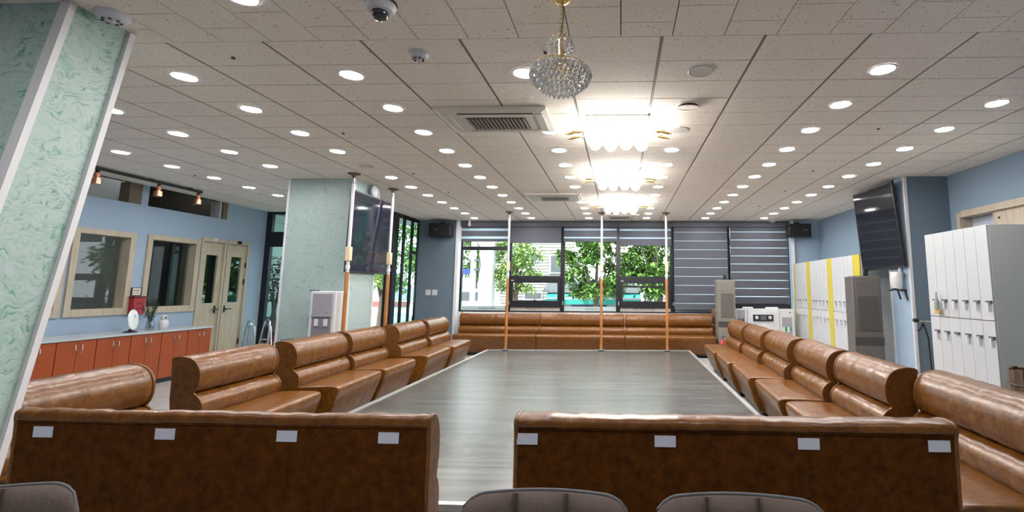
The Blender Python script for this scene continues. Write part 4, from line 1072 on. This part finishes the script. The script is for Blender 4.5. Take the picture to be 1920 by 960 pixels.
# microphone stand
t = thing('microphone_stand', 'black and silver stand with a short boom beside the near lockers', 'stand', (3.43, 5.62, 0))
MB().tube([(-.06,0,.99),(.12,0,.985)], .012, 8).obj('boom', CHROME, t)
MB().tube([(-.11,0,1.0),(-.06,0,.995)], .022, 8).tube([(0,0,1.0),(-.02,0,.93),(-.07,0,.88)], .014, 8).obj('clutch', BLACK, t)
MB().tube([(0,0,.96),(.04,0,.80),(.05,0,.5),(.05,0,.36)], .009, 8).obj('pole', BLACK, t)
MB().box(.0,.10,-.04,.04,.30,.42).obj('hub', BLACK, t, .01)
for a in (0.2, 2.3, 4.4): MB().tube([(.05,0,.33),(.05+.2*math.cos(a),.2*math.sin(a),.01)], .01, 8).obj('leg', CHROME, t)

# barrel
t = thing('wooden_barrel', 'dark wooden stave barrel beside the grey side of the near lockers', 'barrel', (3.13, 3.78, 0))
n = 18
for k in range(n):
    a0 = 2*PI*(k+.04)/n; a1 = 2*PI*(k+.96)/n; mb = MB(); pr = [(.15,0),(.185,.25),(.195,.45),(.185,.74+.012*(k%2))]
    vs = []
    for r, z in pr:
        for a in (a0, a1):
            vs += [(r*math.cos(a), r*math.sin(a), z), ((r-.02)*math.cos(a), (r-.02)*math.sin(a), z)]
    fs = []
    for i in range(3):
        b0 = i*4; b1 = b0+4; fs += [(b0,b0+2,b1+2,b1),(b0+1,b1+1,b1+3,b0+3),(b0,b1,b1+1,b0+1),(b0+2,b0+3,b1+3,b1+2)]
    fs += [(0,1,3,2),(12,14,15,13)]
    mb.add(vs, fs).obj('stave', WOODD, t, smooth=False)
for z, r in ((.18,.178),(.64,.192)): MB().torus(0,0,z,r,.006,28,6).obj('hoop', FRAMEB, t)
MB().cyl(0,0,.02,.05,.145,18).obj('bottom', WOODD, t)

# ================================================================ FOREGROUND CHAIRS
def chair_back_mesh(x0, x1, H0, H1, bulge):
    """one upholstered channel between x0 and x1, top following a rounded-rectangle outline"""
    return None
def chair(x, y, rz, label, W=.44):
    t = thing('tub_chair', label, 'chair', (x, y, 0), rz, 'taupe channelled chairs in the foreground')
    Htop = .805; Hb = .46
    def top(u):   # u in -1..1
        a = abs(u); r = .30
        return Htop - (0 if a < 1-r else .07*(1-math.sqrt(max(0, 1-((a-(1-r))/r)**2))))
    ch = [(-1,-.36),(-.36,.24),(.24,1)]
    for (a, b) in ch:
        mb = MB(); nu, nv = 10, 12; vs = []; fs = []
        for side in (1, -1):
            for i in range(nu+1):
                s = i/nu; u = a + (b-a)*s; zt = top(u)
                for j in range(nv+1):
                    q = j/nv; z = Hb + (zt-Hb)*q
                    th = .012 + .024*math.sqrt(max(0, 1-(2*s-1)**2)) * math.sqrt(max(0, 1-max(0,(q-.85)/.15)**2*.98))
                    if side < 0: th = th*.7
                    xw = (W/2)*(.90+.10*q) * u
                    vs.append((xw, .05*u*u*-1 + side*-th + .02*q, z))
        N = (nu+1)*(nv+1)
        for sd in (0, 1):
            for i in range(nu):
                for j in range(nv):
                    A = sd*N+i*(nv+1)+j; q = (A, A+nv+1, A+nv+2, A+1); fs.append(q if sd == 0 else tuple(reversed(q)))
        for i in range(nu): 
            A = i*(nv+1)+nv; fs.append((A, A+nv+1, N+A+nv+1, N+A)); A = i*(nv+1); fs.append((A, N+A, N+A+nv+1, A+nv+1))
        for j in range(nv):
            A = j; fs.append((A, A+1, N+A+1, N+A)); A = nu*(nv+1)+j; fs.append((A, N+A, N+A+1, A+1))
        mb.add(vs, fs).obj('back_channel', TAUPE, t, ang=70)
    pts = []
    for i in range(29):
        u = -1+2*i/28; pts.append(((W/2)*u*1.0, -.05*u*u+.02, top(u)+.002))
    pts = [(-(W/2)*.9, -.05, .47)] + [(-(W/2)*.985, -.035, .73)] + pts[1:-1] + [((W/2)*.985, -.035, .73), ((W/2)*.9, -.05, .47)]
    MB().tube(pts, .004, 6).obj('piping', GREYD, t)
    seat = loft(smooth_poly([(-.44,.40),(-.44,.47),(-.40,.495),(-.02,.49),(.02,.47),(.02,.40)], 2), W*.98, .03, 0, 1); seat.obj('seat', TAUPE, t, ang=60)
    for sx in (-1, 1):
        for yy in (-.38, -.02): MB().tube([(sx*.15, yy*.9, .41), (sx*.20, yy, 0)], [.016,.010], 8).obj('leg', BLACK, t)
    return t
chair(-.19, 1.30, .0, 'taupe channelled chair back, left of the two at the bottom centre', .44)
chair(.30, 1.30, -.02, 'taupe channelled chair back, right of the two at the bottom centre', .44)
chair(-1.65, 1.23, .45, 'taupe chair with only its back corner showing at the bottom left', .44)

# ================================================================ OUTSIDE
def tree(x, y, hz, R, n, M, label, seed, trunk_h, lsize=.16, ry=.6):
    t = thing('street_tree', label, 'tree', (x, y, -.05)); rnd = random.Random(seed)
    tr = MB().tube([(0,0,0),(.03,0,trunk_h*.6),(.0,.02,trunk_h),(.05,0,hz)], [.10,.08,.07,.03], 8)
    for k in range(9):
        a = rnd.uniform(0,6.28); e = rnd.uniform(.4,.9)*R
        tr.tube([(0,0,trunk_h*rnd.uniform(.7,1.0)),(e*.5*math.cos(a),e*.5*math.sin(a),hz-.3*R),(e*math.cos(a),e*math.sin(a),hz+rnd.uniform(-.3,.7)*R)], [.045,.03,.012], 6)
    tr.obj('trunk', BARK, t)
    lv = MB(); cl = []
    for k in range(46):
        a = rnd.uniform(0,6.28); b = rnd.uniform(-1,1); r = rnd.random()**.4*R
        cl.append(Vector((r*math.cos(a)*math.sqrt(1-b*b*.6), r*math.sin(a)*ry, hz + b*R*.95)))
    for k in range(n):
        c = rnd.choice(cl) + Vector((rnd.gauss(0,.12*R), rnd.gauss(0,.12*R), rnd.gauss(0,.10*R)))
        leaf(lv, c, Vector((rnd.uniform(-1,1), rnd.uniform(-1,1), rnd.uniform(-1,.4))), lsize*rnd.uniform(.7,1.2), lsize*.28)
    lv.obj('foliage', M, t, smooth=False)['kind'] = 'stuff'
tree(-3.50, 16.0, 2.15, .82, 2600, LEAFL, 'light green young tree left of centre outside', 1, 1.1, .14)
tree(-.80, 15.5, 2.35, 1.15, 6500, LEAF, 'dense green street tree outside the third window bay', 2, 1.2, .17)
tree(1.3, 15.8, 2.25, 1.2, 7000, LEAF, 'dense dark green street tree outside the fourth window bay', 3, .9, .17)
tree(-8.2, 27.0, 3.4, 1.6, 2600, LEAF, 'green tree far left beyond the white pillar', 4, 1.8, .26)
tree(-8.6, 17.0, 2.9, 1.5, 3800, LEAFL, 'green tree seen through the glazed side', 5, 1.4, .22)
tree(3.9, 17.0, 2.6, 1.3, 2600, LEAF, 'green tree behind the lowered blinds', 6, 1.2, .22)
# shrub strip
for k, (x, y) in enumerate(((-6.8, 19.5), (-6.1, 20.0))):
    tree(x, y, .75, .5, 900, LEAFL, 'low green shrub outside, %s by the car' % ['left', 'right'][k], 30+k, .3, .16)

# building with siding
t = thing('siding_house', 'pale building with horizontal siding behind the young tree', 'building', (0, 20, -.05))
box('wall', SIDING, t, -5.35, -2.05, .1, 3.5, 0, 5.2)
sd_ = MB()
for k in range(40):
    z = .13*k; sd_.hexa([(-5.36,.10,z),(-2.04,.10,z),(-2.04,.12,z),(-5.36,.12,z),(-5.36,.05,z+.005),(-2.04,.05,z+.005),(-2.04,.11,z+.125),(-5.36,.11,z+.125)])
sd_.obj('siding_boards', SIDING, t)['kind'] = 'stuff'
for x0, x1, z0, z1 in ((-3.86,-3.50,2.52,2.86),(-2.93,-2.48,2.06,2.76),(-4.0,-3.3,.95,1.2)):
    f = box('window', WHITE, t, x0-.05, x1+.05, .0, .06, z0-.05, z1+.05); box('pane', GREYD, f, x0, x1, -.01, .0, z0, z1)
t = thing('white_pier', 'tall white concrete pier outside the leftmost window', 'pillar', (-4.38, 15.6, -.05))
box('shaft', WHITE, t, -.22, .22, -.2, .2, 0, 5.0, .01)
t = thing('utility_pole', 'slim white utility pole with dark brackets, left of the white pier', 'pole', (-4.78, 15.4, -.05))
MB().cyl(0,0,0,5,.09,14).obj('shaft', WHITE, t)
for z in (1.95, 2.25): MB().box(.06,.20,-.13,-.05,z,z+.06).obj('bracket', GREYD, t)
MB().tube([(.22,-.1,1.9),(.25,-.1,2.1),(.22,-.1,2.4)], .02, 6).obj('cable_loop', GREYD, t)
t = thing('kiosk', 'low shop with dark roof and teal awning, outside the second and third bays', 'building', (-1.0, 18.0, -.05))
t.scale = (.92,.62,.95)
box('wall', WHITE, t, -1.9, 1.9, .3, 3, 0, 1.4)
MB().hexa([(-2.1,-.2,1.30),(2.0,-.2,1.30),(2.0,3,1.30),(-2.1,3,1.30),(-1.9,.4,1.75),(1.6,.4,1.75),(1.6,3,1.8),(-1.9,3,1.8)]).obj('roof', GREYD, t)
MB().hexa([(-1.9,-.9,.98),(1.9,-.9,.98),(1.9,0,1.2),(-1.9,0,1.2),(-1.9,-.9,1.05),(1.9,-.9,1.05),(1.9,0,1.28),(-1.9,0,1.28)]).obj('awning', TEAL, t)
box('awning_stripe', WHITE, t, -1.9, 1.9, -.92, -.9, 1.05, 1.12)
box('awning_valance', TEAL, t, -1.9, 1.9, -.92, -.9, .86, 1.05)
bn = box('banner', NAVY, t, -.85, .55, -.86, -.84, .42, .84)
em = MB().torus(0,0,0,.12,.03,18,6).ball(0,0,.0,.07).obj('banner_emblem', WHITE, bn, loc=(-.22,-.88,.62)); em.rotation_euler = (PI/2,0,0)
t = thing('parked_car', 'white car parked beyond the leftmost window', 'car', (-6.0, 17.5, -.05))
body = loft(smooth_poly([(-.75,.25),(-.78,.65),(-.68,.85),(-.58,.92),(-.48,1.35),(.48,1.35),(.62,.92),(.75,.85),(.78,.6),(.75,.25)], 1), 3.0, .25, 0, 1, .3)
CARW = mat('car_white', (.75,.76,.78), .3)
body.obj('body', CARW, t)
box('windscreen', GREYD, t, -.9, 1.0, -.66, -.60, .95, 1.25)
for x in (-1.0, 1.0): w_ = MB().lathe([(.3,-.1),(.3,.1)], n=18).obj('wheel', BLACK, t, loc=(x,-.72,.3)); w_.rotation_euler = (PI/2,0,0)
t = thing('blue_sign', 'blue shop sign outside at the far left', 'sign', (-6.95, 21.0, 1.95))
box('board', mat('sign_blue', (.03,.06,.5), .5), t, -.35, .35, 0, .08, 0, .22); MB().cyl(0,.1,-2.0,0,.04,10).obj('post', SMOKEM, t)
t = thing('flower_box', 'row of pink flowers in a planter below the leftmost window', 'planter', (-3.0, 11.3, -.05))
box('trough', WHITE, t, -.75, .8, -.12, .12, 0, .85)
fl_ = MB(); rnd = random.Random(9)
for k in range(90): fl_.octa(rnd.uniform(-.72,.78), rnd.uniform(-.1,.1), rnd.uniform(.86,.96), .016, .022)
fl_.obj('flowers', mat('flower_pink', (.75,.2,.3), .6), t, smooth=False)['kind'] = 'stuff'
lv = MB()
for k in range(260): leaf(lv, Vector((rnd.uniform(-.75,.78), rnd.uniform(-.1,.1), rnd.uniform(.82,.90))), Vector((rnd.uniform(-1,1), rnd.uniform(-1,1), .8)), .06, .015)
lv.obj('foliage', LEAF, t, smooth=False)['kind'] = 'stuff'
t = thing('glazed_block', 'pale office block with blue windows seen past the black glass front', 'building', (-12.5, 26, -.05))
box('wall', WHITE, t, -3.5, 3.5, 0, 4, 0, 1.5)
for i in range(8):
    for j in range(2):
        f = box('window', BLUE, t, -3.3+.85*i, -2.6+.85*i, -.05, 0, .75+.33*j, 1.02+.33*j)
box('red_band', mat('brick_red', (.25,.09,.08), .8), t, -3.5, 3.5, -.06, 0, .35, .62)
